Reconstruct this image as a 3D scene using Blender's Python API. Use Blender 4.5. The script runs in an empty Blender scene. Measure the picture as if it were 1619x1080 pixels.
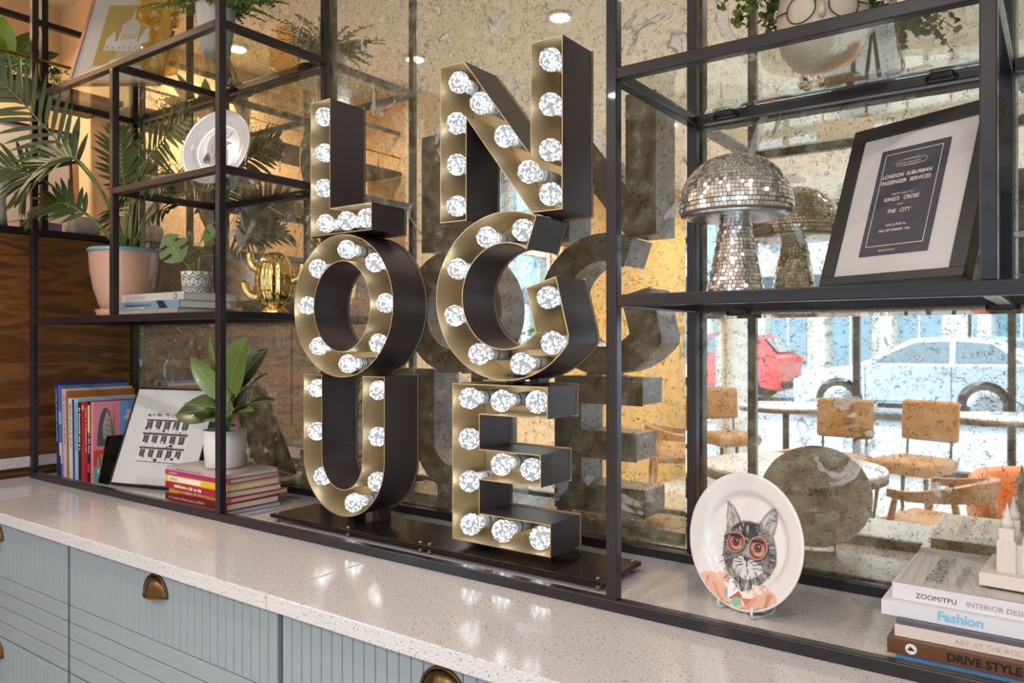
import bpy, bmesh, math, random
from mathutils import Vector, Matrix
from mathutils.geometry import tessellate_polygon, delaunay_2d_cdt
R = math.radians
PI = math.pi
S = bpy.context.scene
COL = S.collection
random.seed(7)

# ------------------------------------------------------------------ camera, world, exposure
CAM_H = 0.521                       # camera above worktop (worktop top is z = 0)
cam_d = bpy.data.cameras.new('camera'); cam_d.sensor_width = 36.0; cam_d.lens = 27.2008
cam_d.clip_start = 0.02; cam_d.clip_end = 300
cam = bpy.data.objects.new('camera', cam_d); COL.objects.link(cam)
cam.location = (0, -1.32, CAM_H); cam.rotation_euler = (R(90), 0, R(35.746))
S.camera = cam
S.view_settings.view_transform = 'Standard'
try: S.view_settings.look = 'None'
except Exception: pass
S.view_settings.gamma = 1.0
S.view_settings.use_curve_mapping = False
S.view_settings.exposure = 0.20
S.cycles.max_bounces = 8; S.cycles.diffuse_bounces = 3; S.cycles.glossy_bounces = 6; S.cycles.transparent_max_bounces = 24
S.cycles.sample_clamp_indirect = 6.0
S.cycles.caustics_reflective = False; S.cycles.caustics_refractive = False

world = bpy.data.worlds.new('sky'); S.world = world; world.use_nodes = True
wn = world.node_tree.nodes['Background']
wn.inputs[0].default_value = (0.72, 0.86, 1.0, 1); wn.inputs[1].default_value = 5.6   # bright overcast sky
FLOOR = -0.90; CEIL = 2.10; WINY = -7.0; WALLX = -3.29; STREET = -0.84

# ------------------------------------------------------------------ materials
MATS = {}
def lin(c):
    if isinstance(c, str):
        c = c.lstrip('#'); c = [int(c[i:i+2], 16)/255 for i in (0, 2, 4)]
        c = [x/12.92 if x <= .04045 else ((x+.055)/1.055)**2.4 for x in c]
    return (c[0], c[1], c[2], 1)
def mat(name, color='#808080', rough=.5, metal=0., var=0., vscale=30., bump=0., bscale=80., coat=0., emit=0., spec=.5):
    if name in MATS: return MATS[name]
    m = bpy.data.materials.new(name); m.use_nodes = True; MATS[name] = m
    nt = m.node_tree; b = nt.nodes['Principled BSDF']; c = lin(color)
    b.inputs['Roughness'].default_value = rough; b.inputs['Metallic'].default_value = metal
    b.inputs['Coat Weight'].default_value = coat; b.inputs['Specular IOR Level'].default_value = spec
    b.inputs['Base Color'].default_value = c
    tc = nt.nodes.new('ShaderNodeTexCoord')
    if var:
        n = nt.nodes.new('ShaderNodeTexNoise'); n.inputs['Scale'].default_value = vscale; n.inputs['Detail'].default_value = 4
        mx = nt.nodes.new('ShaderNodeMix'); mx.data_type = 'RGBA'
        mx.inputs['A'].default_value = [max(0, x*(1-var)) for x in c[:3]]+[1]; mx.inputs['B'].default_value = [min(1, x*(1+var)) for x in c[:3]]+[1]
        nt.links.new(tc.outputs['Object'], n.inputs['Vector']); nt.links.new(n.outputs['Fac'], mx.inputs['Factor'])
        nt.links.new(mx.outputs['Result'], b.inputs['Base Color'])
    if bump:
        n2 = nt.nodes.new('ShaderNodeTexNoise'); n2.inputs['Scale'].default_value = bscale; n2.inputs['Detail'].default_value = 3
        bp = nt.nodes.new('ShaderNodeBump'); bp.inputs['Strength'].default_value = bump; bp.inputs['Distance'].default_value = .002
        nt.links.new(tc.outputs['Object'], n2.inputs['Vector']); nt.links.new(n2.outputs['Fac'], bp.inputs['Height']); nt.links.new(bp.outputs['Normal'], b.inputs['Normal'])
    if emit:
        b.inputs['Emission Color'].default_value = c; b.inputs['Emission Strength'].default_value = emit
    return m
def flat(color, rough=.45):
    return mat('paint_'+(color if isinstance(color, str) else '_'.join('%.2f' % x for x in color)).strip('#')+('' if rough == .45 else '_r%d' % int(rough*100)), color, rough, var=.04, vscale=60)
def nodes_mat(name):
    m = bpy.data.materials.new(name); m.use_nodes = True; MATS[name] = m
    nt = m.node_tree; nt.nodes.clear()
    out = nt.nodes.new('ShaderNodeOutputMaterial')
    return m, nt, out
def N(nt, t, **kw):
    n = nt.nodes.new(t)
    for k, v in kw.items():
        if k in n.inputs: n.inputs[k].default_value = v
        else: setattr(n, k, v)
    return n
def ramp(nt, stops):
    r = nt.nodes.new('ShaderNodeValToRGB'); e = r.color_ramp.elements
    while len(e) < len(stops): e.new(.5)
    for i, (p, c) in enumerate(stops):
        e[i].position = p; e[i].color = lin(c) if isinstance(c, str) else (c, c, c, 1)
    return r
def clear_glass(name, tint, refl_tint=(1, 1, 1, 1), ior=1.45, rough=0.0):
    if name in MATS: return MATS[name]
    m, nt, out = nodes_mat(name)
    t = N(nt, 'ShaderNodeBsdfTransparent'); t.inputs[0].default_value = lin(tint)
    g = N(nt, 'ShaderNodeBsdfGlossy'); g.inputs['Color'].default_value = refl_tint; g.inputs['Roughness'].default_value = rough
    lw = N(nt, 'ShaderNodeLayerWeight'); lw.inputs['Blend'].default_value = .5
    pw = N(nt, 'ShaderNodeMath', operation='POWER'); pw.inputs[1].default_value = 5.; nt.links.new(lw.outputs['Facing'], pw.inputs[0])
    f0 = ((ior-1)/(ior+1))**2
    f = N(nt, 'ShaderNodeMath', operation='MULTIPLY_ADD'); f.inputs[1].default_value = 1-f0; f.inputs[2].default_value = f0; nt.links.new(pw.outputs[0], f.inputs[0])
    mx = N(nt, 'ShaderNodeMixShader')
    nt.links.new(f.outputs[0], mx.inputs[0]); nt.links.new(t.outputs[0], mx.inputs[1]); nt.links.new(g.outputs[0], mx.inputs[2]); nt.links.new(mx.outputs[0], out.inputs[0])
    return m

def make_mirror():
    m, nt, out = nodes_mat('antique_mirror')
    L = nt.links.new
    tc = N(nt, 'ShaderNodeTexCoord')
    # fine dark squiggles in the silvering: contour lines of a distorted noise, broken up by a second one
    n1 = N(nt, 'ShaderNodeTexNoise', Scale=64., Detail=1.8, Distortion=1.6); L(tc.outputs['Object'], n1.inputs['Vector'])
    a1 = N(nt, 'ShaderNodeMath', operation='SUBTRACT'); a1.inputs[1].default_value = .5; L(n1.outputs['Fac'], a1.inputs[0])
    a2 = N(nt, 'ShaderNodeMath', operation='ABSOLUTE'); L(a1.outputs[0], a2.inputs[0])
    r1 = ramp(nt, [(0.0, 1.0), (.014, .8), (.036, 0.0)]); L(a2.outputs[0], r1.inputs[0])
    n2 = N(nt, 'ShaderNodeTexNoise', Scale=75., Detail=1.); L(tc.outputs['Object'], n2.inputs['Vector'])
    r2 = ramp(nt, [(.43, 0.0), (.55, 1.0)]); L(n2.outputs['Fac'], r2.inputs[0])
    v = N(nt, 'ShaderNodeMath', operation='MULTIPLY'); L(r1.outputs[0], v.inputs[0]); L(r2.outputs[0], v.inputs[1])
    # worn pale islands
    n3 = N(nt, 'ShaderNodeTexNoise', Scale=7.5, Detail=3.5, Distortion=1.2); L(tc.outputs['Object'], n3.inputs['Vector'])
    r3 = ramp(nt, [(.64, 0.0), (.66, 1.0)]); L(n3.outputs['Fac'], r3.inputs[0])
    r3b = ramp(nt, [(.615, 0.0), (.64, .8), (.655, .8), (.668, 0.0)]); L(n3.outputs['Fac'], r3b.inputs[0])
    n5 = N(nt, 'ShaderNodeTexNoise', Scale=30., Detail=3.); L(tc.outputs['Object'], n5.inputs['Vector'])
    r5 = ramp(nt, [(.45, 0.0), (.6, 1.0)]); L(n5.outputs['Fac'], r5.inputs[0])
    ol = N(nt, 'ShaderNodeMath', operation='MULTIPLY'); L(r3b.outputs[0], ol.inputs[0]); L(r5.outputs[0], ol.inputs[1])
    v2_ = N(nt, 'ShaderNodeMath', operation='MAXIMUM'); L(v.outputs[0], v2_.inputs[0]); L(ol.outputs[0], v2_.inputs[1]); v = v2_
    # cloudy tarnish
    n4 = N(nt, 'ShaderNodeTexNoise', Scale=26., Detail=6.); L(tc.outputs['Object'], n4.inputs['Vector'])
    r4 = ramp(nt, [(.35, .15), (.75, .36)]); L(n4.outputs['Fac'], r4.inputs[0])
    cr = ramp(nt, [(.35, '#c9b07a'), (.65, '#efe2c4')]); L(n4.outputs['Fac'], cr.inputs[0])
    dc = N(nt, 'ShaderNodeMix', data_type='RGBA'); L(r3.outputs[0], dc.inputs['Factor']); L(cr.outputs[0], dc.inputs['A']); dc.inputs['B'].default_value = lin('#e6ddd6')
    glossy = N(nt, 'ShaderNodeBsdfGlossy'); glossy.inputs['Color'].default_value = (.97, .93, .85, 1); glossy.inputs['Roughness'].default_value = .015
    diff = N(nt, 'ShaderNodeBsdfDiffuse'); L(dc.outputs['Result'], diff.inputs['Color'])
    isl = N(nt, 'ShaderNodeMath', operation='MULTIPLY'); isl.inputs[1].default_value = .42; L(r3.outputs[0], isl.inputs[0])
    hz = N(nt, 'ShaderNodeMath', operation='ADD', use_clamp=True); L(r4.outputs[0], hz.inputs[0]); L(isl.outputs[0], hz.inputs[1])
    m1 = N(nt, 'ShaderNodeMixShader'); L(hz.outputs[0], m1.inputs[0]); L(glossy.outputs[0], m1.inputs[1]); L(diff.outputs[0], m1.inputs[2])
    dark = N(nt, 'ShaderNodeBsdfDiffuse'); dark.inputs['Color'].default_value = lin('#4a3a26')
    vf = N(nt, 'ShaderNodeMath', operation='MULTIPLY'); vf.inputs[1].default_value = .72; L(v.outputs[0], vf.inputs[0])
    m2 = N(nt, 'ShaderNodeMixShader'); L(vf.outputs[0], m2.inputs[0]); L(m1.outputs[0], m2.inputs[1]); L(dark.outputs[0], m2.inputs[2])
    L(m2.outputs[0], out.inputs[0])
    return m
MIRROR = make_mirror()

def make_quartz():
    m = mat('quartz', '#d3c8c3', .12); nt = m.node_tree; L = nt.links.new; b = nt.nodes['Principled BSDF']
    tc = N(nt, 'ShaderNodeTexCoord')
    v = N(nt, 'ShaderNodeTexVoronoi', Scale=190.); L(tc.outputs['Object'], v.inputs['Vector'])
    n = N(nt, 'ShaderNodeTexNoise', Scale=120., Detail=3.); L(tc.outputs['Object'], n.inputs['Vector'])
    r1 = ramp(nt, [(.16, 1.0), (.32, 0.0)]); L(v.outputs['Distance'], r1.inputs[0])
    r2 = ramp(nt, [(.50, 0.0), (.57, 1.0)]); L(n.outputs['Fac'], r2.inputs[0])
    mu = N(nt, 'ShaderNodeMath', operation='MULTIPLY'); L(r1.outputs[0], mu.inputs[0]); L(r2.outputs[0], mu.inputs[1])
    n2 = N(nt, 'ShaderNodeTexNoise', Scale=300., Detail=2.); L(tc.outputs['Object'], n2.inputs['Vector'])
    base = ramp(nt, [(.3, '#b9b0af'), (.5, '#cac3c3'), (.7, '#dad6d7')]); L(n2.outputs['Fac'], base.inputs[0])
    mx = N(nt, 'ShaderNodeMix', data_type='RGBA'); L(mu.outputs[0], mx.inputs['Factor']); L(base.outputs[0], mx.inputs['A']); mx.inputs['B'].default_value = lin('#4e453f')
    L(mx.outputs['Result'], b.inputs['Base Color'])
    return m
QUARTZ = make_quartz()

def make_wood(name, c1, c2, c3, axis='Y', scale=2.2, rough=.4):
    m = mat(name, c2, rough); nt = m.node_tree; L = nt.links.new; b = nt.nodes['Principled BSDF']
    tc = N(nt, 'ShaderNodeTexCoord'); mp = N(nt, 'ShaderNodeMapping')
    sc = {'Y': (9, 1.1, 9), 'X': (1.1, 9, 9), 'Z': (9, 9, 1.1)}[axis]
    mp.inputs['Scale'].default_value = [s*scale for s in sc]; L(tc.outputs['Object'], mp.inputs['Vector'])
    n = N(nt, 'ShaderNodeTexNoise', Scale=1., Detail=2., Distortion=.6); L(mp.outputs[0], n.inputs['Vector'])
    w = N(nt, 'ShaderNodeMath', operation='MULTIPLY'); w.inputs[1].default_value = 26.; L(n.outputs['Fac'], w.inputs[0])
    sn = N(nt, 'ShaderNodeMath', operation='SINE'); L(w.outputs[0], sn.inputs[0])
    f = N(nt, 'ShaderNodeTexNoise', Scale=14., Detail=5.); L(mp.outputs[0], f.inputs['Vector'])
    ad = N(nt, 'ShaderNodeMath', operation='MULTIPLY_ADD'); ad.inputs[1].default_value = .17; ad.inputs[2].default_value = .25; L(sn.outputs[0], ad.inputs[0])
    a2 = N(nt, 'ShaderNodeMath', operation='MULTIPLY_ADD'); a2.inputs[1].default_value = .55; L(f.outputs['Fac'], a2.inputs[0]); L(ad.outputs[0], a2.inputs[2])
    r = ramp(nt, [(.15, c1), (.5, c2), (.9, c3)]); L(a2.outputs[0], r.inputs[0]); L(r.outputs[0], b.inputs['Base Color'])
    return m
WOODWALL = make_wood('dark_oak', '#42260f', '#69401d', '#94622f', 'Y', 1.7)
TANWOOD = make_wood('tan_wood', '#7a4a24', '#a06a38', '#b98350', 'X', 4)

def make_bulb():
    m, nt, out = nodes_mat('lit_bulb_glass'); L = nt.links.new
    tc = N(nt, 'ShaderNodeTexCoord')
    v = N(nt, 'ShaderNodeTexVoronoi', Scale=95., feature='DISTANCE_TO_EDGE'); L(tc.outputs['Object'], v.inputs['Vector'])
    n = N(nt, 'ShaderNodeTexNoise', Scale=75., Detail=1.5, Distortion=2.0); L(tc.outputs['Object'], n.inputs['Vector'])
    r = ramp(nt, [(0.0, .0), (.07, .04), (.20, 1.0)]); L(v.outputs['Distance'], r.inputs[0])
    r2 = ramp(nt, [(.49, .005), (.64, 1.0)]); L(n.outputs['Fac'], r2.inputs[0])
    mu = N(nt, 'ShaderNodeMath', operation='MULTIPLY'); L(r.outputs[0], mu.inputs[0]); L(r2.outputs[0], mu.inputs[1])
    st = N(nt, 'ShaderNodeMath', operation='MULTIPLY_ADD'); st.inputs[1].default_value = 14.; st.inputs[2].default_value = .40; L(mu.outputs[0], st.inputs[0])
    e = N(nt, 'ShaderNodeEmission'); e.inputs['Color'].default_value = (.93, .97, 1, 1); L(st.outputs[0], e.inputs['Strength'])
    g = N(nt, 'ShaderNodeBsdfGlossy'); g.inputs['Roughness'].default_value = .05
    f = N(nt, 'ShaderNodeFresnel'); mx = N(nt, 'ShaderNodeMixShader'); L(f.outputs[0], mx.inputs[0]); L(e.outputs[0], mx.inputs[1]); L(g.outputs[0], mx.inputs[2]); L(mx.outputs[0], out.inputs[0])
    return m
BULB = make_bulb()

STEEL = mat('black_steel', '#2a2428', .30, .25, var=.12, vscale=14, coat=.15)
GLASS = clear_glass('shelf_glass', '#f9fdfb')
PANE = clear_glass('window_glass', '#f2f7fa')
AMBER = clear_glass('amber_glass', '#fbf0cc', (1, .92, .7, 1), 1.5)
ACRYL = clear_glass('clear_acrylic', '#fcfdfd')
BRONZE = mat('dark_bronze', '#51474a', .38, .45, var=.1, vscale=12)
GOLDIN = mat('brushed_gold', '#cfb991', .36, .68, var=.16, vscale=22, bump=.05, bscale=200)
WHITECER = mat('white_ceramic', '#e9e2e0', .15, coat=.4)
BRASS = mat('brass', '#b88a2e', .25, .95, var=.08)
GOLD = mat('gold_plate', '#f0d28a', .12, 1.0, bump=.35, bscale=70)
SAGE = mat('sage_paint', '#8a9297', .42, var=.03, vscale=8)
PAGE = mat('book_pages', '#e2d8c8', .8, var=.10, vscale=200)
SOIL = mat('soil', '#3a2a1c', .9, var=.3, vscale=90, bump=.5)
BLACKP = mat('black_plastic', '#141214', .35)

# ------------------------------------------------------------------ mesh helpers
MW = {}
def link(o, parent=None):
    COL.objects.link(o)
    if parent is not None: o.parent = parent
    return o
def prop(o, label=None, cat=None, group=None, kind=None):
    if label: o['label'] = label
    if cat: o['category'] = cat
    if group: o['group'] = group
    if kind: o['kind'] = kind
    return o
def thing(name, label, cat, loc=(0, 0, 0), rot=(0, 0, 0), group=None):
    o = bpy.data.objects.new(name, None); o.empty_display_size = .05; link(o)
    o.location = loc; o.rotation_euler = rot
    MW[o.name] = Matrix.LocRotScale(Vector(loc), o.rotation_euler.copy(), None)
    return prop(o, label, cat, group)
def copy_tree(o, parent=None, loc=None, rz=None, label=None):
    c = o.copy(); COL.objects.link(c)
    if parent is not None: c.parent = parent
    if loc is not None: c.location = loc
    if rz is not None: c.rotation_euler = (o.rotation_euler[0], o.rotation_euler[1], rz)
    if label: c['label'] = label
    for ch in list(o.children): copy_tree(ch, c)
    return c

class MB:
    def __init__(s): s.v = []; s.f = []; s.mi = []; s.sm = []; s.mats = []
    def slot(s, m):
        if m is None: return 0
        if m not in s.mats: s.mats.append(m)
        return s.mats.index(m)
    def add(s, vs, fs, m=None, smooth=False):
        o = len(s.v); s.v += [tuple(p) for p in vs]; k = s.slot(m)
        for f in fs: s.f.append([i+o for i in f]); s.mi.append(k); s.sm.append(smooth)
        return s
    def box(s, c, d, m=None, rz=0., M=None):
        x, y, z = d[0]/2, d[1]/2, d[2]/2; pts = []
        for sx, sy, sz in ((-1,-1,-1),(1,-1,-1),(1,1,-1),(-1,1,-1),(-1,-1,1),(1,-1,1),(1,1,1),(-1,1,1)):
            p = Vector((sx*x, sy*y, sz*z))
            if rz: p = Matrix.Rotation(rz, 3, 'Z') @ p
            p = p + Vector(c)
            if M: p = M @ p
            pts.append(p)
        return s.add(pts, [(3,2,1,0),(4,5,6,7),(0,1,5,4),(1,2,6,5),(2,3,7,6),(3,0,4,7)], m)
    def b2(s, lo, hi, m=None):
        return s.box([(a+b)/2 for a, b in zip(lo, hi)], [abs(b-a) for a, b in zip(lo, hi)], m)
    def lathe(s, prof, m=None, seg=32, c=(0, 0, 0), axis='Z', smooth=True, rib=None, M=None):
        vs = []; fs = []
        for (r, h) in prof:
            for k in range(seg):
                a = 2*PI*k/seg; rr = r*(rib(a) if rib else 1)
                p = (rr*math.cos(a), rr*math.sin(a), h)
                if axis == 'Y': p = (p[0], h, p[1])
                if axis == 'X': p = (h, p[0], p[1])
                q = Vector(p)+Vector(c)
                if M: q = M @ q
                vs.append(q)
        n = len(prof)
        for i in range(n-1):
            for k in range(seg):
                a, b = i*seg+k, i*seg+(k+1) % seg
                fs.append((a, b, b+seg, a+seg) if axis != 'Y' else (b, a, a+seg, b+seg))
        if prof[0][0] > 1e-6: fs.append(tuple(range(seg))[::-1] if axis != 'Y' else tuple(range(seg)))
        if prof[-1][0] > 1e-6:
            t = tuple((n-1)*seg+k for k in range(seg)); fs.append(t if axis != 'Y' else t[::-1])
        return s.add(vs, fs, m, smooth)
    def tube(s, pts, r, m=None, seg=8, smooth=True, closed=False):
        pts = [Vector(p) for p in pts]; n = len(pts); rr = r if isinstance(r, (list, tuple)) else [r]*n
        vs = []; fs = []; prev = None
        for i, p in enumerate(pts):
            if closed: d = (pts[(i+1) % n]-pts[i-1])
            else: d = (pts[min(i+1, n-1)]-pts[max(i-1, 0)])
            d.normalize()
            if prev is None: u = d.orthogonal().normalized()
            else: u = (prev-d*prev.dot(d)).normalized()
            prev = u; w = d.cross(u)
            for k in range(seg):
                a = 2*PI*k/seg; vs.append(p+(u*math.cos(a)+w*math.sin(a))*rr[i])
        for i in range(n if closed else n-1):
            for k in range(seg):
                a, b = i*seg+k, i*seg+(k+1) % seg; c2 = ((i+1) % n)*seg
                fs.append((a, b, c2+(k+1) % seg, c2+k))
        if not closed: fs += [tuple(range(seg))[::-1], tuple((n-1)*seg+k for k in range(seg))]
        return s.add(vs, fs, m, smooth)
    def prism(s, poly, y0, y1, m=None, plane='XZ'):          # polygon (a,b) extruded between y0 (front) and y1
        n = len(poly)
        def P(a, b, t): return (a, t, b) if plane == 'XZ' else ((a, b, t) if plane == 'XY' else (t, a, b))
        vs = [P(a, b, y0) for a, b in poly]+[P(a, b, y1) for a, b in poly]
        tri = tessellate_polygon([[Vector((a, b, 0)) for a, b in poly]])
        fs = [tuple(t) for t in tri]+[tuple(i+n for i in t)[::-1] for t in tri]
        fs += [(i, i+n, (i+1) % n+n, (i+1) % n) for i in range(n)]
        return s.add(vs, fs, m)
    def mesh(s, name, m=None):
        me = bpy.data.meshes.new(name); me.from_pydata([tuple(v) for v in s.v], [], s.f)
        ms = s.mats if s.mats else [m]
        for x in ms: me.materials.append(x)
        me.polygons.foreach_set('material_index', s.mi); me.polygons.foreach_set('use_smooth', s.sm)
        bm = bmesh.new(); bm.from_mesh(me); bmesh.ops.recalc_face_normals(bm, faces=bm.faces); bm.to_mesh(me); bm.free()
        me.update(); return me
    def build(s, name, m=None, parent=None, world=False, bevel=0., label=None, kind=None, seg=2):
        if world and parent is not None:
            inv = chain(parent).inverted(); s.v = [tuple(inv @ Vector(p)) for p in s.v]
        o = bpy.data.objects.new(name, s.mesh(name, m)); link(o, parent)
        MW[o.name] = Matrix.Identity(4)
        if bevel:
            md = o.modifiers.new('bevel', 'BEVEL'); md.width = bevel; md.segments = seg; md.limit_method = 'ANGLE'; md.angle_limit = R(40)
        if label: o['label'] = label
        if kind: o['kind'] = kind
        return o
def chain(o):
    M = Matrix.Identity(4)
    while o is not None: M = MW.get(o.name, Matrix.Identity(4)) @ M; o = o.parent
    return M
def struct(name, mb, m=None, label=None, bevel=0.):
    o = mb.build(name, m, bevel=bevel); o['kind'] = 'structure'
    if label: o['label'] = label
    return o
def rbox(c, d, r, m=None, seg=3, M=None):
    """rounded box as an MB"""
    bm = bmesh.new(); bmesh.ops.create_cube(bm, size=1)
    for v in bm.verts: v.co = Vector((v.co.x*d[0], v.co.y*d[1], v.co.z*d[2]))
    bmesh.ops.bevel(bm, geom=bm.edges[:]+bm.verts[:], offset=r, segments=seg, profile=.5, affect='EDGES')
    bm.verts.index_update(); mb = MB()
    mb.add([(M @ (v.co+Vector(c))) if M else v.co+Vector(c) for v in bm.verts], [[v.index for v in f.verts] for f in bm.faces], m, True); bm.free()
    return mb

def text_polys(s, size=1., bold=0., align='LEFT', shear=0., spacing=1.):
    cu = bpy.data.curves.new('t', 'FONT'); cu.body = s; cu.size = size; cu.align_x = align; cu.offset = bold*size; cu.shear = shear; cu.space_character = spacing; cu.resolution_u = 3
    o = bpy.data.objects.new('t', cu); COL.objects.link(o)
    dg = bpy.context.evaluated_depsgraph_get(); me = bpy.data.meshes.new_from_object(o.evaluated_get(dg))
    vs = [(v.co.x, v.co.y) for v in me.vertices]; fs = [list(p.vertices) for p in me.polygons]
    bpy.data.objects.remove(o); bpy.data.meshes.remove(me); bpy.data.curves.remove(cu)
    return vs, fs
def lettering(name, parent, s, size, org, right, up, color, bold=0., align='LEFT', shear=0., spacing=1., width=None, m=None):
    vs, fs = text_polys(s, size, bold, align, shear, spacing)
    if width and vs:
        x0 = min(v[0] for v in vs); x1 = max(v[0] for v in vs); k = width/(x1-x0)
        vs = [(x*k, y) for x, y in vs]
    org, right, up = Vector(org), Vector(right).normalized(), Vector(up).normalized()
    mb = MB(); mb.add([org+right*x+up*y for x, y in vs], fs, m or flat(color))
    return mb.build(name, None, parent)

def ell(cx, cz, rx, rz, n=28, a0=0., a1=2*PI, rot=0.):
    out = []
    for k in range(n if abs(a1-a0-2*PI) < 1e-6 else n+1):
        a = a0+(a1-a0)*k/n; x, z = rx*math.cos(a), rz*math.sin(a)
        out.append((cx+x*math.cos(rot)-z*math.sin(rot), cz+x*math.sin(rot)+z*math.cos(rot)))
    return out
def rect(x0, z0, x1, z1): return [(x0, z0), (x1, z0), (x1, z1), (x0, z1)]
def line(p, q, w):
    d = Vector((q[0]-p[0], q[1]-p[1])); n = Vector((-d.y, d.x)).normalized()*w/2
    return [(p[0]-n.x, p[1]-n.y), (q[0]-n.x, q[1]-n.y), (q[0]+n.x, q[1]+n.y), (p[0]+n.x, p[1]+n.y)]
def printed(name, parent, shapes, place, step=.00012, base=.0004):
    """flat print: shapes = [(polygon, colour)], place(a, b, off) -> point, off = height above the paper"""
    mb = MB()
    for i, (poly, c) in enumerate(shapes):
        off = base+step*i
        tri = tessellate_polygon([[Vector((a, b, 0)) for a, b in poly]])
        mb.add([place(a, b, off) for a, b in poly], [tuple(t) for t in tri], flat(c))
    return mb.build(name, None, parent)
def front(x0=0, z0=0, y=0): return lambda a, b, off: (x0+a, y-off, z0+b)
def printed_curved(name, parent, shapes, place, h=.012, step=.00012, base=.0005):
    mb = MB()
    for i, (poly, c) in enumerate(shapes):
        off = base+step*i
        xs = [p[0] for p in poly]; zs = [p[1] for p in poly]; pts = [Vector(p) for p in poly]; n = len(pts)
        dense = []
        for k in range(n):
            p, q = pts[k], pts[(k+1) % n]; m_ = max(1, int((q-p).length/h))
            dense += [p.lerp(q, j/m_) for j in range(m_)]
        nb = len(dense); edges = [(k, (k+1) % nb) for k in range(nb)]
        x = min(xs)+h/2
        while x < max(xs):
            z = min(zs)+h/2
            while z < max(zs): dense.append(Vector((x, z))); z += h
            x += h
        v, e, f, *_ = delaunay_2d_cdt(dense, edges, [], 1, 1e-6)
        mb.add([place(p.x, p.y, off) for p in v], f, flat(c), True)
    return mb.build(name, None, parent)

# ================================================================== THE SETTING
struct('floor', MB().b2((-4.2, WINY-.1, FLOOR-.06), (5.2, .6, FLOOR)), mat('floor_tile', '#c9cdd0', .22, var=.05, vscale=3))
struct('ceiling', MB().b2((-4.2, WINY-.1, CEIL), (5.2, .6, CEIL+.1)), mat('ceiling_paint', '#efe4d2', .85, var=.02, vscale=4))
struct('wall_back', MB().b2((-4.2, .432, FLOOR), (5.2, .55, CEIL)), mat('wall_cream', '#cdb893', .8, var=.04))
struct('wall_right', MB().b2((5.1, WINY, FLOOR), (5.2, .43, CEIL)), mat('wall_warm', '#d9c3a0', .8, var=.04))
# left wall: wainscot piece beside the shelves, plain piece, window piece, piece coloured golden for lamp glow
wl = MB()
wl.b2((WALLX-.10, -1.30, FLOOR), (WALLX, .43, .935))
wall_left = struct('wall_left', wl, WOODWALL)
for i, (y0, y1) in enumerate(((-.44, .425), (-1.30, -.446))):
    MB().b2((WALLX, y0, .082), (WALLX+.006, y1, .935)).build('panel', WOODWALL, wall_left, bevel=.0015)
struct('trim_1', MB().b2((WALLX-.16, -1.30, .938), (WALLX+.012, .43, .963)), STEEL, bevel=.002)
struct('trim_2', MB().b2((WALLX+.0062, -.315, .036), (WALLX+.022, .425, .076)), QUARTZ, bevel=.001)
wl = MB()
wl.b2((WALLX-.5, -1.9, FLOOR), (WALLX-.001, -1.302, CEIL))
wl.b2((WALLX-.1, -2.95, FLOOR), (WALLX-.001, -1.9, .42)); wl.b2((WALLX-.1, -2.95, 1.75), (WALLX-.001, -1.9, CEIL))
wl.b2((WALLX-.1, -3.1, FLOOR), (WALLX-.001, -2.95, CEIL))
struct('wall_left_plain', wl, mat('wall_peach', '#e2c39a', .8, var=.03))
struct('wall_left_glow', MB().b2((WALLX-.1, -5.75, FLOOR), (WALLX-.001, -3.1, CEIL)), mat('wall_ochre_glow', '#c79c55', .75, var=.22, vscale=2.5))  # warm lamp glow on this stretch is put into the wall colour
struct('wall_left_end', MB().b2((WALLX-.1, WINY, FLOOR), (WALLX-.001, -6.7, CEIL)), mat('wall_peach'))
struct('wall_niche', MB().b2((-4.0, -1.30, FLOOR), (-3.90, .43, CEIL)).b2((-3.9, .42, FLOOR), (WALLX-.1, .432, CEIL)), mat('niche_peach', '#e9c79c', .8, var=.03))
# windows: one in the left wall, one beyond the glow-tinted piece, the shop front opposite the mirror
def window(n, lo, hi, axis, cuts, rails, label, tk=.05, m=STEEL):
    """framed window; axis is the direction it runs along"""
    z0, z1 = lo[2], hi[2]
    w = MB(); a0, a1 = (lo[0], hi[0]) if axis == 'X' else (lo[1], hi[1]); c0 = lo[1] if axis == 'X' else lo[0]
    def bx(mb, p0, p1, zz0, zz1, d=.07):
        if axis == 'X': mb.b2((p0, c0-d/2, zz0), (p1, c0+d/2, zz1))
        else: mb.b2((c0-d/2, p0, zz0), (c0+d/2, p1, zz1))
    f = MB(); bx(f, a0, a1, z0, z0+tk); bx(f, a0, a1, z1-tk, z1); bx(f, a0, a0+tk, z0+tk, z1-tk); bx(f, a1-tk, a1, z0+tk, z1-tk)
    win = struct('window_%d' % n, f, m, label)
    prev = a0+tk; cs = list(cuts)+[a1-tk+tk/2]
    for c in cuts:
        mb = MB(); bx(mb, c-tk/2, c+tk/2, z0+tk, z1-tk); mb.build('mullion', m, win)
    for r in rails:
        p = a0+tk
        for c in cs:
            mb = MB(); bx(mb, p, c-tk/2, r-tk/2, r+tk/2, .06); mb.build('transom', m, win); p = c+tk/2
    p = a0+tk
    for c in cs:
        mb = MB(); bx(mb, p, c-tk/2, z0+tk, z1-tk, .008); mb.build('pane', PANE, win); p = c+tk/2
    return win
WHITEFR = mat('white_frame', '#dcdcd8', .5)
window(1, (WALLX-.05, -2.95, .42), (WALLX-.05, -1.90, 1.75), 'Y', (-2.42,), (1.2,), None, .05, WHITEFR)
window(2, (WALLX-.05, -6.7, FLOOR), (WALLX-.05, -5.75, CEIL), 'Y', (), (-.4,), None, .06, WHITEFR)
window(3, (-3.29, WINY, FLOOR), (5.1, WINY, CEIL-.02), 'X', (-1.9, -.46, 1.0, 2.4, 3.8), (1.72,), None, .07, STEEL)
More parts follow.
